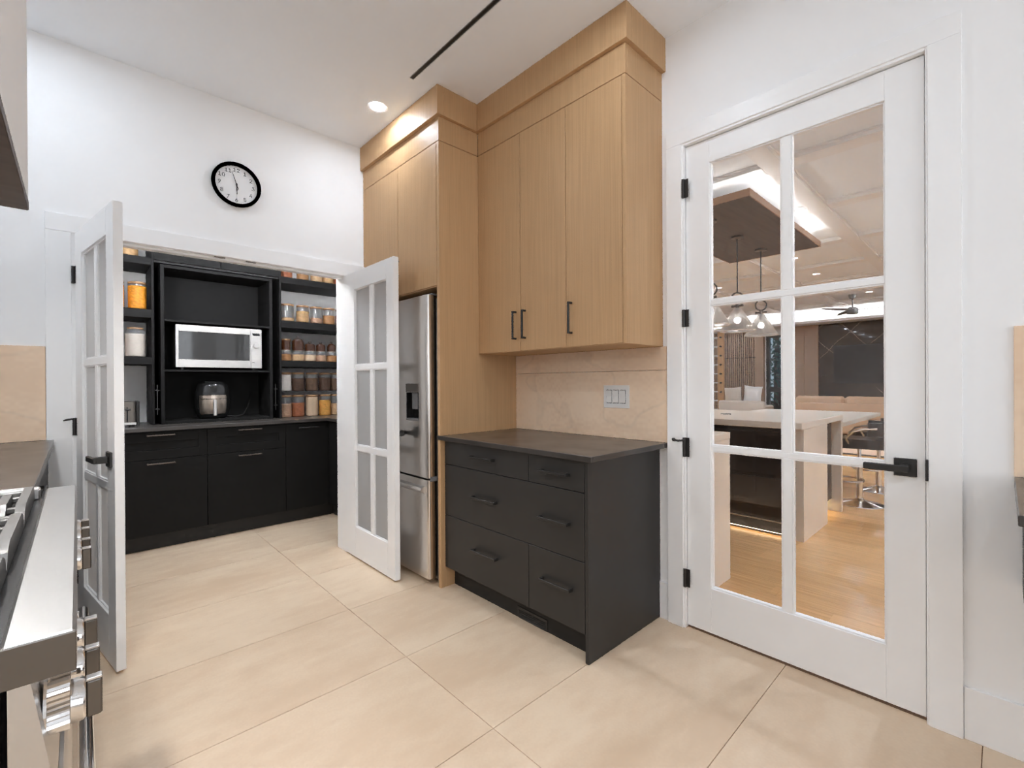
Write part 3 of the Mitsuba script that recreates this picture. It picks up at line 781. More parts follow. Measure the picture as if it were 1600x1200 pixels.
for i, (x, r, what, desc) in enumerate(row3):
    h = .098
    t = thing('spice_jar', f'small clear jar of {desc}, {names[i]} of the six carrying amber jars', 'jar')
    fill_part(t, x, yj, 1.4595, r, .064, what)
    part(t, 'glass', move(lathe([(r, .0665), (r, .082), (r * .8, .092), (r * .8, h)], 24), x, yj, 1.4597), jar_glass, smooth=60)
    part(t, 'lid', move(lathe([(0, .006), (r * .8, .006), (r * .82, 0), (0, 0)], 24), x, yj, 1.4595 + h + .0004), lid_pale)
    z = 1.4595 + h + .0069
    t = thing('amber_jar', ('square shouldered amber jar with a flat lid, leftmost of the amber jars', 'tallest amber jar with a ribbed lid and knob, second of the amber jars', 'dark amber jar with a small stopper, third of the amber jars',
                            'dark amber jar with a small stopper, fourth of the amber jars', 'dome shouldered dark amber jar with a knob, fifth of the amber jars', 'amber jar half hidden by the open white door, sixth of the amber jars')[i], 'jar')
    rr = r * .92
    if i == 0:
        body, lid = [(0, 0), (rr * .9, 0), (rr * .9, .090), (0, .090)], [(0, .012), (rr * .95, .012), (rr * .95, 0), (0, 0)]
    elif i == 1:
        body, lid = [(0, 0), (rr, 0), (rr * 1.04, .01), (rr * 1.04, .085), (rr * .9, .095), (0, .095)], [(0, .044), (.005, .044), (.006, .026), (.015, .020), (rr * .72, .012), (rr * .85, 0), (0, 0)]
    elif i == 4:
        body, lid = [(0, 0), (rr * .9, 0), (rr * .9, .040), (rr * .75, .066), (rr * .35, .080), (0, .081)], [(0, .020), (.013, .018), (.014, .010), (.007, .004), (.007, 0), (0, 0)]
    else:
        body, lid = [(0, 0), (rr * .95, 0), (rr * .95, .052), (rr * .85, .064), (rr * .4, .070), (0, .071)], [(0, .018), (.014, .018), (.015, .008), (.010, 0), (0, 0)]
    part(t, 'body', move(lathe(body, 24), x, yj, z), amber_glass, smooth=40)
    part(t, 'stopper', move(lathe(lid, 20), x, yj, z + body[-1][1] + .0004), lid_dark if i else lid_wood, smooth=40)
cx = (1.452, 1.571, 1.702, 1.830, 1.946)
for x, what, fl, w in zip(cx, ('sugar', 'tea', 'cocoa', 'tea', 'cocoa'), (.152, .118, .120, .125, .118), ('tall jar of white powder, leftmost on the raised jar shelf', 'tall jar of dark brown tea, second on the raised jar shelf', 'tall jar of brown grounds, third on the raised jar shelf',
                                                                                                     'tall jar of blackish grounds, fourth on the raised jar shelf', 'tall jar of brown grounds, fifth on the raised jar shelf')):
    jar(x, 4.725, 1.172, .0565, .178, fl, what, w)
for x, what, fl, w in zip(cx, ('beans', 'lentils', 'rice', 'corn', 'chickpeas'), (.125, .130, .182, .150, .115), ('tall jar of pinkish beans on the counter, leftmost under the raised jar shelf', 'tall jar of red lentils on the counter, second under the raised jar shelf', 'tall jar of cream rice on the counter, third under the raised jar shelf',
                                                                                                           'tall jar of yellow corn on the counter, fourth under the raised jar shelf', 'tall jar of pale chickpeas on the counter, fifth under the raised jar shelf')):
    jar(x, 4.725, .9235, .0565, .208, fl, what, w)
jar(.349, 4.676, 1.8335, .058, .212, .176, 'pasta', 'orange pasta jar with wooden lid, right one on the left middle shelf')
jar(.212, 4.676, 1.8335, .058, .212, .176, 'pasta', 'orange pasta jar half hidden by the open door on the left middle shelf')
jar(.335, 4.676, 1.4595, .064, .228, .176, 'flour', 'wide jar of white flour with wooden lid on the left lowest shelf', lid='flat', neck=.052)
jar(.190, 4.676, 1.4595, .058, .215, .150, 'lentils', 'brown jar mostly hidden by the open door on the left lowest shelf')
jar(.292, 4.69, 2.2425, .066, .170, .13, 'oats', 'wide jar of tan contents on the left highest shelf, cut off by the doorway')
jar(.150, 4.69, 2.2425, .060, .170, .13, 'oats', 'second jar of tan contents hidden behind the open door on the left highest shelf')

# ------------------------------------------------------------------ microwave, air fryer, toaster
t = thing('microwave', 'white and steel microwave oven in the middle niche of the black tower', 'microwave')
MX0, MX1, MZ0, MZ1, MY = .586, 1.226, 1.384, 1.736, 4.625
part(t, 'case', box(MX0 + .004, MX1 - .004, MY + .030, 4.95, MZ0, MZ1 - .004, .003), black_metal)
win = (.607, 1.128, 1.450, 1.682)
part(t, 'door', cat(box(MX0, win[0], MY, MY + .029, MZ0, MZ1), box(win[1], 1.136, MY, MY + .029, MZ0, MZ1), box(win[0], win[1], MY, MY + .029, MZ0, win[2]), box(win[0], win[1], MY, MY + .029, win[3], MZ1)), steel_light)
part(t, 'window', box(win[0], win[1], MY + .004, MY + .010, win[2], win[3], 0), smoke_glass)
p = part(t, 'control_panel', box(1.138, MX1, MY, MY + .029, MZ0, MZ1), steel_light)
part(p, 'display', box(1.150, 1.210, MY - .001, MY, 1.676, 1.698, .0003), black_glass)
part(p, 'dial', move(lathe([(0, .014), (.021, .014), (.024, .010), (.024, 0), (0, 0)], 28).apply_transform(toY), 1.180, MY, 1.585), steel_light, smooth=40)
part(p, 'button', box(1.150, 1.212, MY - .0012, MY, 1.46, 1.50, .0004), white_plastic)
part(p, 'button', box(1.146, 1.166, MY - .0012, MY, 1.432, 1.437, .0004), grey_plastic)
for x in (MX0 + .05, MX1 - .06):
    part(t, 'foot', cyl([x, MY + .05, 1.3635], [x, MY + .05, MZ0], .014, 16), black_metal)

t = thing('air_fryer', 'black egg-shaped air fryer with champagne drawer in the lowest niche of the tower', 'air fryer')
AX, AY, AZ = .868, 4.775, .9465
prof = [(0, 0), (.095, 0), (.110, .012), (.126, .07), (.132, .15), (.128, .22), (.114, .285), (.098, .316), (.070, .327), (0, .330)]
part(t, 'body', move(lathe(prof, 40), AX, AY, AZ), black_glass, smooth=50)


def shell(z0, z1, a0, a1, off, n=18):
    """A band of the fryer's front between two heights and two angles, standing off the body."""
    zz = np.linspace(z0, z1, 8)
    pr_, pz = np.array(prof)[:, 0], np.array(prof)[:, 1]
    rr = np.interp(zz, pz[1:], pr_[1:])
    aa = np.radians(np.linspace(a0, a1, n))
    outer = np.array([[AX + (r + off) * math.cos(a), AY + (r + off) * math.sin(a), AZ + z] for z, r in zip(zz, rr) for a in aa])
    inner = np.array([[AX + (r - .004) * math.cos(a), AY + (r - .004) * math.sin(a), AZ + z] for z, r in zip(zz, rr) for a in aa])
    f = []
    m = len(zz)
    N = m * n
    for i in range(m - 1):
        for j in range(n - 1):
            q = [i * n + j, i * n + j + 1, (i + 1) * n + j + 1, (i + 1) * n + j]
            f += [[q[0], q[1], q[2]], [q[0], q[2], q[3]], [N + q[0], N + q[2], N + q[1]], [N + q[0], N + q[3], N + q[2]]]
    for j in range(n - 1):
        f += [[j, N + j, N + j + 1], [j, N + j + 1, j + 1]]
        k0 = (m - 1) * n + j
        f += [[k0, k0 + 1, N + k0 + 1], [k0, N + k0 + 1, N + k0]]
    for i in range(m - 1):
        a, b = i * n, (i + 1) * n
        f += [[a, b, N + b], [a, N + b, N + a]]
        a, b = i * n + n - 1, (i + 1) * n + n - 1
        f += [[a, N + b, b], [a, N + a, N + b]]
    return trimesh.Trimesh(np.vstack([outer, inner]), np.array(f), process=False)


champagne = mat('champagne_steel', pr((0.52, 0.44, 0.37), 0.28, metallic=0.9))
dcx = -98
part(t, 'control_panel', shell(.205, .295, dcx - 42, dcx + 42, .003), black_glass, smooth=40)
part(t, 'band', shell(.172, .201, dcx - 48, dcx + 48, .004), champagne, smooth=40)
d = part(t, 'drawer', shell(.040, .168, dcx - 48, dcx + 48, .004), champagne, smooth=40)
ha = math.radians(dcx + 4)
hx, hy = AX + .150 * math.cos(ha), AY + .150 * math.sin(ha)
part(d, 'handle', cat(box(hx - .014, hx + .014, hy - .018, hy + .004, AZ + .025, AZ + .165, .006), box(hx - .010, hx + .010, hy, hy + .03, AZ + .13, AZ + .155, .003)), steel_light)
solo('power_cord', tube([[.99, 4.83, .952], [1.06, 4.80, .951], [1.12, 4.83, .960], [1.17, 4.88, 1.03], [1.205, 4.93, 1.12], [1.215, 4.968, 1.16]], .006, 8), black_metal, 'black power cord rising beside the air fryer in the tower', 'cord', smooth=True)

t = thing('toaster', 'dark steel toaster on the pantry counter at the open left door', 'toaster')
TX0, TX1, TY0, TY1, TZ = .07, .345, 4.50, 4.66, .9235
part(t, 'body', rbox(TX0 + .02, TX1 - .02, TY0, TY1, TZ + .014, TZ + .190, .02), steel_dark, smooth=40)
for x0, x1 in ((TX0, TX0 + .0205), (TX1 - .0205, TX1)):
    part(t, 'end_cap', rbox(x0, x1, TY0 + .002, TY1 - .002, TZ + .010, TZ + .192, .009), black_metal, smooth=40)
part(t, 'lever_slot', box(.268, .276, TY0 - .001, TY0, TZ + .04, TZ + .15, .0004), black_in)
part(t, 'lever', box(.252, .292, TY0 - .014, TY0 - .0015, TZ + .125, TZ + .137, .003), black_metal)
part(t, 'base_strip', box(TX0 + .02, TX1 - .02, TY0 - .002, TY1 + .002, TZ + .016, TZ + .034, .001), steel_light)
part(t, 'foot', cat(box(TX0 + .03, TX0 + .06, TY0 + .01, TY1 - .01, TZ + .0005, TZ + .0135), box(TX1 - .06, TX1 - .03, TY0 + .01, TY1 - .01, TZ + .0005, TZ + .0135)), black_in)
for y in (4.55, 4.605):
    part(t, 'bread_slot', box(TX0 + .04, TX1 - .045, y - .012, y + .012, TZ + .190, TZ + .1915, .0005), black_in)

# ------------------------------------------------------------------ living room seen through the glazed door
LC = 3.066                  # its ceiling
LX1 = 14.60
k = solo('floor', box(2.36, LX1, -2.2, 8.2, -0.05, -0.004, 0), plank_gap, 'light oak plank floor of the living room behind the glazed door', kind='structure')
PWID = 0.19
for i in range(int((8.4 - 2.36) / PWID)):
    x0 = 2.362 + i * PWID
    y = -2.0 - float(rng.random()) * 1.9
    while y < 3.4:
        y0, y1 = max(y, -2.0), min(y + 1.9, 3.4)
        if y1 - y0 > .1:
            part(k, 'plank', box(x0 + .0006, x0 + PWID - .0006, y0 + .0006, y1 - .0006, -.014, 0.0, .0006), plank)
        y += 1.9
part(k, 'far_boards', cat(box(8.352, LX1, -2.2, 8.2, -.014, -.0002, 0), box(2.362, 8.3505, 3.402, 8.2, -.014, -.0002, 0)), plank)
solo('wall_living_side', box(2.36, LX1, -2.3, -2.2, 0, 3.12, 0), wall_paint, 'white side wall of the living room out of view', kind='structure')
solo('wall_living_far_side', box(2.36, LX1, 8.2, 8.3, 0, 3.12, 0), wall_paint, 'white far side wall of the living room', kind='structure')
wl = solo('wall_living', cat(box(LX1, LX1 + .1, -2.2, 4.02, 0, 3.12, 0), box(LX1, LX1 + .1, 4.72, 8.2, 0, 3.12, 0), box(LX1, LX1 + .1, 4.02, 4.72, 2.55, 3.12, 0), box(LX1, LX1 + .1, 4.02, 4.72, 0, .25, 0)), wall_paint,
          'end wall of the living room with the dark framed window', kind='structure')
ck = solo('ceiling', box(2.36, LX1, -2.2, 8.2, LC, LC + .06, 0), ceiling_paint, 'white coffered ceiling of the living room', kind='structure')


def beam(x0, x1, y0, y1):
    b = .012
    m = cat(box(x0, x1, y0, y1, LC - .044, LC - .0005, .001), box(x0 - b, x1 + b, y0 - b, y1 + b, LC - .016, LC - .0005, .004))
    return part(ck, 'beam', m, white_trim)


XB = (2.88, 4.19, 5.53, 7.02, 8.42, 9.82, 11.22, 12.62)
for y in (-.10, 1.235, 2.58, 3.92, 5.26):
    beam(2.37, 13.84, y, y + .155)
for x in XB:
    yy = (-2.19, -.113, 1.222, 2.567, 3.907, 5.247, 8.19)
    for a, b in zip(yy[:-1], yy[1:]):
        beam(x, x + .165, a + .170 if a > -2 else a, b - .001)

t = thing('light_cove', 'white ceiling cove glowing along the far end of the living room', 'cove light')
part(t, 'ledge', box(13.85, 13.88, -2.15, 8.15, 2.735, 2.80, .002), white_trim)
part(t, 'soffit', box(13.8805, 14.58, -2.15, 8.15, 2.74, 2.76, .002), ceiling_paint)
part(t, 'riser', box(14.27, 14.30, -2.15, 8.15, 2.7605, LC - .001, .001), white_trim)
part(t, 'led_strip', grid((13.90, 13.95), (-2.0, 8.0), 'z+', 2.763), lamp_off, emitter=light(.94, 1.0, 1.08, k=COVE * .7, w=1.5))
for y0, y1, yl, wd in ((-1.80, -1.77, (-1.90, -1.85), 'side wall'), (7.77, 7.80, (7.85, 7.90), 'far side wall')):  # unseen side coves, placed to light the ceiling and beam edges
    t = thing('light_cove', f'white ceiling cove along the {wd} of the living room, out of view, placed to light the coffered ceiling', 'cove light')
    part(t, 'ledge', box(2.42, 13.84, y0, y1, 2.735, 2.80, .002), white_trim)
    part(t, 'soffit', box(2.42, 13.84, min(y1, 7.8005) if y0 > 0 else -2.19, 8.19 if y0 > 0 else y0 - .0005, 2.74, 2.76, .002), ceiling_paint)
    part(t, 'led_strip', grid((2.5, 12.6), yl, 'z+', 2.763), lamp_off, emitter=light(.90, 1.0, 1.12, k=COVE, w=1.5))
# far end: slatted wall, window, wood columns, marble wall with screen
s = thing('slat_wall', 'brown vertical slat wall at the far end of the living room', 'slat wall')
part(s, 'backing', box(14.52, 14.598, 4.96, 6.40, 0, 2.735, 0), walnut)
for i in range(24):
    y = 4.985 + i * .058
    part(s, 'slat', box(14.475, 14.52, y, y + .034, 0.002, 1.93, .002), slat_wood)
    part(s, 'slat', box(14.475, 14.52, y, y + .034, 1.945, 2.73, .002), slat_wood)
t = thing('wood_column', 'wood clad column beside the slat wall left of the window', 'column')
part(t, 'cladding', box(14.40, 14.598, 4.745, 4.958, 0.001, 2.735, .002), slat_wood)
w = thing('window_1', 'tall narrow dark framed window at the far end of the living room', kind='structure')
part(w, 'frame', cat(box(14.56, 14.66, 4.635, 4.72, .25, 2.55), box(14.56, 14.66, 4.02, 4.06, .25, 2.55), box(14.56, 14.66, 4.06, 4.635, 2.49, 2.55), box(14.56, 14.66, 4.06, 4.635, .25, .30), box(14.56, 14.66, 4.06, 4.635, .93, 1.06)), black_metal)
part(w, 'pane', trimesh.Trimesh(np.array([[14.62, 4.06, 1.06], [14.62, 4.635, 1.06], [14.62, 4.635, 2.49], [14.62, 4.06, 2.49]]), np.array([[0, 1, 2], [0, 2, 3]]), process=False), clear_pane)
part(w, 'pane', trimesh.Trimesh(np.array([[14.62, 4.06, .30], [14.62, 4.635, .30], [14.62, 4.635, .93], [14.62, 4.06, .93]]), np.array([[0, 1, 2], [0, 2, 3]]), process=False), clear_pane)
part(w, 'side_trim', box(14.54, 14.598, 4.7205, 4.744, .2, 2.6), white_trim)
t = thing('wood_column', 'wide wood clad column right of the window', 'column')
part(t, 'cladding', box(14.36, 14.598, 3.715, 4.018, 0.001, 2.735, .002), column_wood)
part(t, 'cladding', box(14.36, 14.598, 3.385, 3.711, 0.001, 2.735, .002), column_wood)
t = thing('fireplace_wall', 'dark polished marble wall behind the screen in the living room', 'marble wall')
for y0, y1 in ((1.55, 3.384), (-.30, 1.548)):
    for z0, z1 in ((0.001, 1.37), (1.372, 2.738)):
        part(t, 'slab', box(14.42, 14.598, y0 + .001, y1 - .001, z0, z1, .001), marble)
t = thing('television', 'wide dark television on the marble wall', 'television')
part(t, 'case', box(14.35, 14.418, 1.15, 3.04, 1.175, 2.15, .003), black_metal)
part(t, 'screen', box(14.3475, 14.3498, 1.17, 3.02, 1.195, 2.13, 0), screen_black)

# tree outside the window
tr_ = thing('tree', 'dark green tree outside the far window', 'tree')
part(tr_, 'trunk', tube([[19.5, 5.9, -.3], [19.45, 5.92, 1.5], [19.5, 5.95, 3.6]], [.16, .12, .05], 10), bark, smooth=True)
pts = rng.normal(size=(2600, 3)) * [1.0, 1.2, 1.05] + [19.4, 5.9, 2.2]
d1 = rng.normal(size=pts.shape); d1 /= np.linalg.norm(d1, axis=1, keepdims=True)
d2 = np.cross(d1, rng.normal(size=pts.shape)); d2 /= np.linalg.norm(d2, axis=1, keepdims=True)
lv = np.stack([pts - d1 * .10, pts + d2 * .045, pts + d1 * .10, pts - d2 * .045], 1).reshape(-1, 3)
qi = np.arange(len(pts))[:, None] * 4
part(tr_, 'foliage', trimesh.Trimesh(lv, np.vstack([qi + [0, 1, 2], qi + [0, 2, 3]]), process=False), leaf, kind='stuff')
solo('ground', box(14.72, 40, -12, 30, -.36, -.30, 0), bark, 'dark ground outside the living room window', kind='structure')

# kitchen island and table
t = thing('kitchen_island', 'kitchen island with cream waterfall top and glossy black fronts behind the glazed door', 'kitchen island')
part(t, 'top', box(4.00, 5.30, 1.050, 2.95, .868, .920, .003), quartz)
part(t, 'waterfall_end', box(4.055, 4.745, 1.052, 1.108, 0, .8675, .002), quartz, label='cream waterfall end panel')
part(t, 'carcass', box(4.10, 5.20, 1.150, 2.90, .115, .8675, .002), gloss_black)
part(t, 'drawer', box(4.080, 4.0985, 1.109, 2.90, .482, .832, .0015), gloss_black)
part(t, 'drawer', box(4.080, 4.0985, 1.109, 2.90, .118, .455, .0015), gloss_black)
part(t, 'light_profile', box(4.076, 4.0985, 1.109, 2.90, .104, .1145), steel_light, label='pale metal strip above the plinth')
part(t, 'plinth', box(4.082, 4.0985, 1.109, 2.90, .024, .1035), gloss_black)
part(t, 'end_panel', box(4.746, 5.245, 1.130, 1.149, .115, .8675, .002), gloss_black)
part(t, 'end_plinth', box(4.75, 5.20, 1.26, 1.28, .002, .1145), gloss_black)
part(t, 'waterfall_leg', box(5.246, 5.300, 1.052, 2.94, 0, .8675, .002), quartz, label='cream waterfall leg')
part(t, 'led_strip', trimesh.Trimesh(np.array([[4.0815, 1.112, .0235], [4.0815, 2.88, .0235], [4.088, 2.88, .0175], [4.088, 1.112, .0175]]), np.array([[0, 1, 2], [0, 2, 3]]), process=False), lamp_off, emitter=light(1, .66, .34, k=13, w=.5))
part(t, 'led_strip', grid((4.76, 5.235), (1.160, 1.175), 'z-', .112), lamp_off, emitter=light(1, .62, .28, k=42, w=.3))
t = thing('dining_table', 'lower cream topped table joined to the far side of the island', 'table')
part(t, 'top', box(5.302, 7.27, 1.050, 2.35, .800, .842, .003), quartz)
part(t, 'leg', box(7.05, 7.10, 1.55, 2.25, 0, .7995, .002), quartz)
t = thing('side_counter', 'cream waterfall counter end standing just behind the glazed door', 'counter')
part(t, 'top', box(2.362, 2.995, 1.181, 3.2, .880, .921, .002), quartz)
part(t, 'waterfall_end', box(2.362, 2.990, 1.182, 1.222, 0, .8795, .002), quartz)
part(t, 'carcass', box(2.362, 2.96, 1.223, 3.2, .001, .8795, .002), gloss_black)
solo('pop_up_socket', move(lathe([(0, .006), (.045, .006), (.050, .003), (.050, 0), (0, 0)], 28), 4.62, 1.86, .9205), steel_dark, 'flat round metal socket lid on the cream island top', 'power socket', smooth=40)


def stool(x, y, label, rz=0.0):
    t = thing('bar_stool', label, 'bar stool', None)
    P = lambda m: move(m, x, y, 0, rz=rz)
    part(t, 'base', P(lathe([(0, .060), (.030, .060), (.034, .050), (.070, .030), (.150, .014), (.205, .006), (.207, 0), (0, 0)], 40)), chrome, smooth=50)
    part(t, 'column', P(cat(cyl([0, 0, .055], [0, 0, .36], .027), cyl([0, 0, .36], [0, 0, .575], .017))), chrome, smooth=50)
    a = np.radians(np.linspace(-70, 250, 22))
    part(t, 'footrest', P(tube(np.vstack([[[0, 0, .27]], np.c_[.15 * np.cos(a), .10 + .14 * np.sin(a), np.full(22, .235)], [[0, 0, .27]]]), .009, 8)), chrome, smooth=True)
    part(t, 'seat', P(cat(rbox(-.21, .21, -.20, .20, .575, .665, .06, 8))), leather, smooth=40)
    b = np.radians(np.linspace(200, 340, 16))
    arc = np.c_[.225 * np.cos(b), .215 * np.sin(b)]
    n = len(arc)
    o, inn = np.vstack([np.c_[arc * 1.06, np.full(n, .70)], np.c_[arc * 1.10, np.full(n, .83)]]), np.vstack([np.c_[arc * .90, np.full(n, .70)], np.c_[arc * .94, np.full(n, .83)]])
    hulls = []
    for i in range(n - 1):
        q = np.vstack([o[[i, i + 1, n + i, n + i + 1]], inn[[i, i + 1, n + i, n + i + 1]]])
        hulls.append(trimesh.convex.convex_hull(q))
    part(t, 'backrest', P(cat(hulls)), leather)
    for s in (-1, 1):
        part(t, 'arm', P(tube([[s * .20, .08, .62], [s * .235, .10, .68], [s * .238, .04, .745], [s * .232, -.04, .77], [s * .20, -.14, .775]], .011, 8)), chrome, smooth=True)
    return t


stool(5.74, 1.00, 'black bar stool on a chrome disc base nearest the island end', .15)
stool(6.58, .97, 'black bar stool on a chrome disc base farther along the table', -.1)
t = thing('area_rug', 'beige rug with dark border on the living room floor before the sofa', 'rug')
part(t, 'field', box(9.53, 12.3, -.2, 6.2, 0.0005, .010, .002), rug_wool)
part(t, 'border', cat(box(9.43, 9.5295, -.3, 6.3, 0.0005, .011, .002), box(9.5295, 12.3, -.3, -.2005, 0.0005, .011, .002)), rug_dark)

# pendants and the hanging wood panel
t = thing('ceiling_panel', 'dark wood ceiling panel hanging over the island with light glowing around its top', 'ceiling panel')
PX0, PX1, PY0, PY1, PZ = 4.24, 6.50, 1.50, 2.56, 2.85
part(t, 'underside', box(PX0 + .012, PX1 - .012, PY0 + .012, PY1 - .012, PZ, PZ + .03, .001), walnut)
part(t, 'edge', cat(box(PX0, PX0 + .0115, PY0, PY1, PZ - .002, PZ + .062), box(PX1 - .0115, PX1, PY0, PY1, PZ - .002, PZ + .062), box(PX0 + .012, PX1 - .012, PY0, PY0 + .0115, PZ - .002, PZ + .062), box(PX0 + .012, PX1 - .012, PY1 - .0115, PY1, PZ - .002, PZ + .062)), edge_wood, label='lighter brown wood edge')
part(t, 'hanger', box(4.9, 5.8, 1.90, 2.2, PZ + .0305, LC - .001), white_trim)
for q in (((PX0 + .02, PX0 + .035), (PY0 + .02, PY1 - .02)), ((PX1 - .035, PX1 - .02), (PY0 + .02, PY1 - .02)), ((PX0 + .04, PX1 - .04), (PY0 + .02, PY0 + .035)), ((PX0 + .04, PX1 - .04), (PY1 - .035, PY1 - .02))):
    part(t, 'led_strip', grid(q[0], q[1], 'z+', PZ + .063), lamp_off, emitter=light(1, .98, .96, k=120, w=.6))


shade_glass = mat('shade_glass', {'type': 'principledthin', 'base_color': rgb(0.92, 0.90, 0.88), 'roughness': 0.06, 'spec_trans': 0.80, 'eta': 1.6, 'diff_trans': 1.0})


def pendant(x, y, label):
    t = thing('pendant_lamp', label, 'pendant light')
    P = lambda m: move(m, x, y, 0)
    part(t, 'canopy', P(lathe([(0, PZ - .0005), (.065, PZ - .0005), (.065, PZ - .018), (.015, PZ - .030), (0, PZ - .030)][::-1], 24)), bronze, smooth=40)
    part(t, 'rod', P(cyl([0, 0, 2.228], [0, 0, PZ - .029], .0065, 10)), black_metal, smooth=50)
    a = np.linspace(0, 2 * np.pi, 28, endpoint=False)
    part(t, 'ring', P(tube(np.c_[.062 * np.sin(a) * .55, -.062 * np.sin(a) * .83, 2.166 + .062 * np.cos(a)], .0075, 8, closed=True)), black_metal, smooth=True)
    part(t, 'yoke', P(cat(box(-.009, .009, -.052, .052, 2.068, 2.090, .003), cyl([0, 0, 1.985], [0, 0, 2.106], .018, 16), cyl([0, -.062, 2.079], [0, -.051, 2.079], .014, 12), cyl([0, .051, 2.079], [0, .062, 2.079], .014, 12))), bronze, smooth=40)
    part(t, 'shade', P(lathe([(.184, 1.800), (.180, 1.812), (.037, 2.056)], 36)), shade_glass, smooth=40, label='clear glass cone shade')
    part(t, 'shade_rim_glint', P(tube(np.c_[.183 * np.cos(a), .183 * np.sin(a), np.full(28, 1.802)], .005, 6, closed=True)), quartz, smooth=True)  # pale tube paints the bright reflection along the glass edge
    part(t, 'inner_bowl', P(lathe([(.150, 1.826), (.134, 1.886), (.093, 1.946), (.044, 1.985), (.018, 1.996)], 32)), smoky, smooth=40, label='hazy inner glass bowl')
    g = trimesh.creation.icosphere(2, .036); g.apply_translation([0, 0, 1.92])
    part(t, 'bulb', P(g), lamp_off, smooth=True, emitter=light(1, .88, .72, k=34, w=.4))


pendant(4.63, 2.015, 'glass cone pendant lamp over the island, partly hidden at the door stile')
pendant(5.365, 2.033, 'glass cone pendant lamp over the island, middle of the three')
pendant(6.09, 2.031, 'glass cone pendant lamp over the island, rightmost of the three')

LD = (.86, 1.0, 1.18)
downlight(7.79, 2.14, LC, 'small bright recessed downlight in the coffered ceiling, nearest to the hanging wood panel', LIVING_LAMP, LD, w=.7)
downlight(9.20, 2.19, LC, 'bright recessed downlight in the coffered ceiling beyond the one at the door muntin', LIVING_LAMP, LD, w=.7)
downlight(9.13, 3.81, LC, 'recessed downlight behind the pendant rods at the left of the coffered ceiling', LIVING_LAMP, LD, w=.7)
for x, y, wd in ((3.45, .35, 'just inside the glazed door'), (3.45, -1.2, 'in the near side corner'), (6.2, .30, 'over the bar stools'), (6.2, -1.2, 'between the stools and the side wall'), (4.8, 3.81, 'over the far end of the island'),
                 (6.25, 3.81, 'left of the dining table'), (7.7, 3.81, 'left of the pendants'), (10.6, 3.81, 'before the pale armchair'), (9.2, .4, 'over the rug near the side wall'), (11.9, 1.9, 'beside the ceiling fan'), (11.9, 5.4, 'before the slat wall'),
                 (14.05, 5.4, 'in the soffit at the slat wall')):  # placed to light the living room; the soffit lamp brightens the slats
    z = LC if x < 14 else 2.7395
    downlight(x, y, z, f'recessed living room downlight {wd}, outside the door panes, placed to light the room', LIVING_LAMP if x < 14 else LIVING_LAMP * .5, LD, w=.7)

t = thing('ceiling_fan', 'dark grey three blade ceiling fan in the living room', 'ceiling fan')
FX, FY = 12.0, 2.20
part(t, 'canopy', move(lathe([(0, LC), (.075, LC), (.068, LC - .05), (.045, LC - .085), (0, LC - .09)][::-1], 24), FX, FY, 0), fan_grey, smooth=40)
part(t, 'rod', cyl([FX, FY, 2.80], [FX, FY, LC - .08], .013, 12), fan_grey)
part(t, 'motor', move(lathe([(0, 2.655), (.085, 2.655), (.100, 2.675), (.104, 2.76), (.060, 2.80), (0, 2.81)], 28), FX, FY, 0), fan_grey, smooth=40)
for a in (30, 150, 270):
    q = [(.09, .045), (.20, .075), (.45, .070), (.80, .030), (.80, -.020), (.45, -.055), (.20, -.050), (.09, -.045)]
    bl = prism(q, .010).apply_transform(trimesh.transformations.rotation_matrix(math.radians(7), [1, 0, 0]))
    part(t, 'blade', move(bl, FX, FY, 2.735, rz=math.radians(a)), fan_grey)

# sofas and cushions
t = thing('sofa', 'tan sofa seen from behind beyond the island and the rug', 'sofa')
SX = 12.42
part(t, 'base', box(SX, SX + .92, 1.30, 3.60, .06, .40, .02), sofa_cloth)
for x in (SX + .06, SX + .82):
    for y in (1.38, 3.48):
        part(t, 'foot', box(x, x + .05, y, y + .05, .0115, .0595), black_metal)
part(t, 'back', box(SX, SX + .055, 1.30, 3.60, .4005, .74, .02), sofa_cloth)
for y0, y1 in ((1.30, 1.48), (3.42, 3.60)):
    part(t, 'arm', box(SX + .2005, SX + .92, y0, y1, .4005, .62, .03), sofa_cloth)
for y0, y1 in ((1.50, 2.445), (2.455, 3.40)):
    part(t, 'seat_cushion', box(SX + .205, SX + .93, y0, y1, .4005, .52, .03), sofa_cloth)


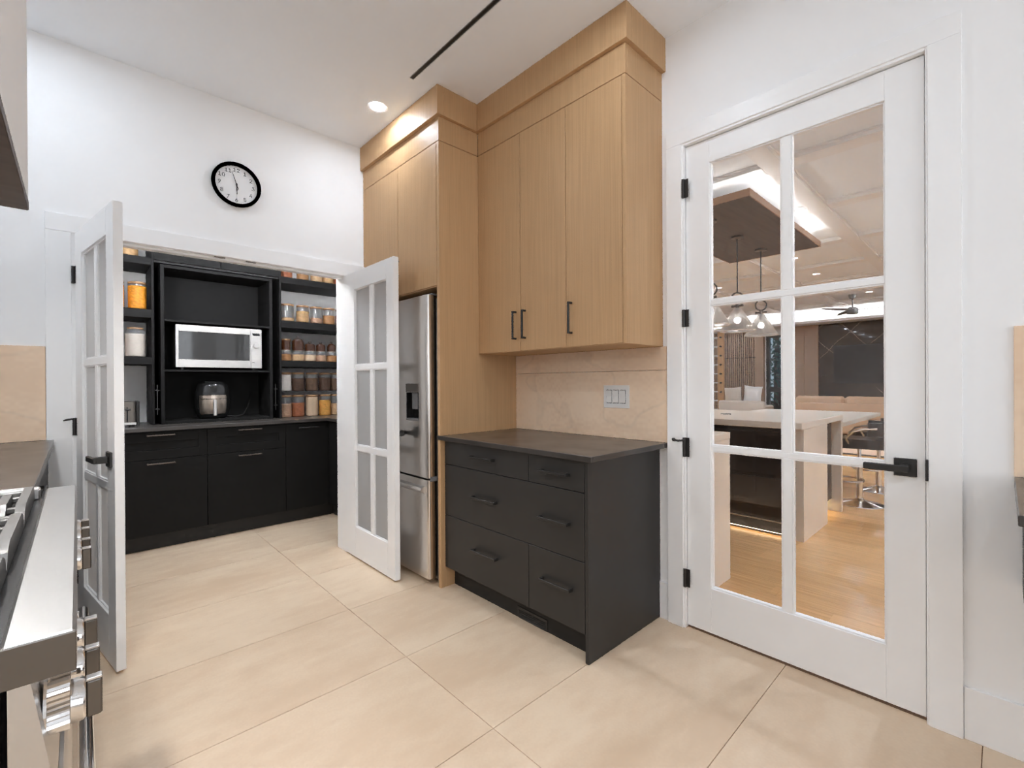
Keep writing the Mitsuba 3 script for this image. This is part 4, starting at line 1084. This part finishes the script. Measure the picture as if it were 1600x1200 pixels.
def pillow(w, h, d, n=10):
    u, v = np.meshgrid(np.linspace(-1, 1, n), np.linspace(-1, 1, n), indexing='ij')
    q = ((1 - u ** 2) * (1 - v ** 2)) ** .45 * d / 2
    pinch = 1 - .07 * (1 - np.abs(u) ** 2) * np.abs(v) ** 3 - .07 * (1 - np.abs(v) ** 2) * np.abs(u) ** 3
    A = np.stack([u * w / 2 * pinch, q, v * h / 2 * pinch], -1).reshape(-1, 3)
    B = A * [1, -1, 1]
    f = []
    for i in range(n - 1):
        for j in range(n - 1):
            a, b, c_, e = i * n + j, (i + 1) * n + j, (i + 1) * n + j + 1, i * n + j + 1
            f += [[a, c_, b], [a, e, c_], [n * n + a, n * n + b, n * n + c_], [n * n + a, n * n + c_, n * n + e]]
    return trimesh.Trimesh(np.vstack([A, B]), np.array(f), process=False)


for y0, y1 in ((1.49, 2.452), (2.456, 3.42)):
    part(t, 'back_cushion', box(SX + .06, SX + .34, y0, y1, .53, .885, .055), sofa_cloth)
t = thing('armchair', 'pale armchair heaped with cushions beside the slat wall', 'armchair')
part(t, 'base', box(12.42, 13.2, 4.10, 5.22, .001, .42, .02), pale_cloth)
part(t, 'back', box(12.42, 12.60, 4.10, 5.22, .4205, .74, .04), pale_cloth)
part(t, 'arm', box(12.605, 13.2, 5.08, 5.22, .4205, .66, .03), sofa_cloth)
part(t, 'arm', box(12.605, 13.2, 4.10, 4.26, .4205, .62, .03), pale_cloth)
solo('cushion', move(pillow(.46, .48, .22), 12.735, 4.945, .845, rz=1.5, ry=.05), pale_cloth, 'beige cushion at the left of the pale armchair', 'cushion', smooth=True)
solo('cushion', move(pillow(.44, .52, .22), 12.74, 4.46, .86, rz=1.62, ry=-.10), white_plastic, 'light grey cushion leaning at the right of the pale armchair', 'cushion', smooth=True)
solo('cushion', move(pillow(.40, .34, .16), 12.99, 4.70, .62, rz=1.5, ry=.6), grey_cloth, 'dark grey cushion lying on the pale armchair', 'cushion', smooth=True)

# wine rack at the door's left edge
t = thing('wine_rack', 'upright wooden board with peg holes beside the slat wall', 'wine rack')
part(t, 'board', box(12.90, 12.96, 5.26, 5.42, 0.001, 2.60, .002), rack_wood)
for i in range(9):
    part(t, 'peg', cyl([12.84, 5.325, .45 + i * .25], [12.90, 5.325, .45 + i * .25], .022, 10), black_metal)
    part(t, 'shelf', box(12.905, 13.25, 5.4205, 5.60, .44 + i * .25, .47 + i * .25, .002), white_satin)
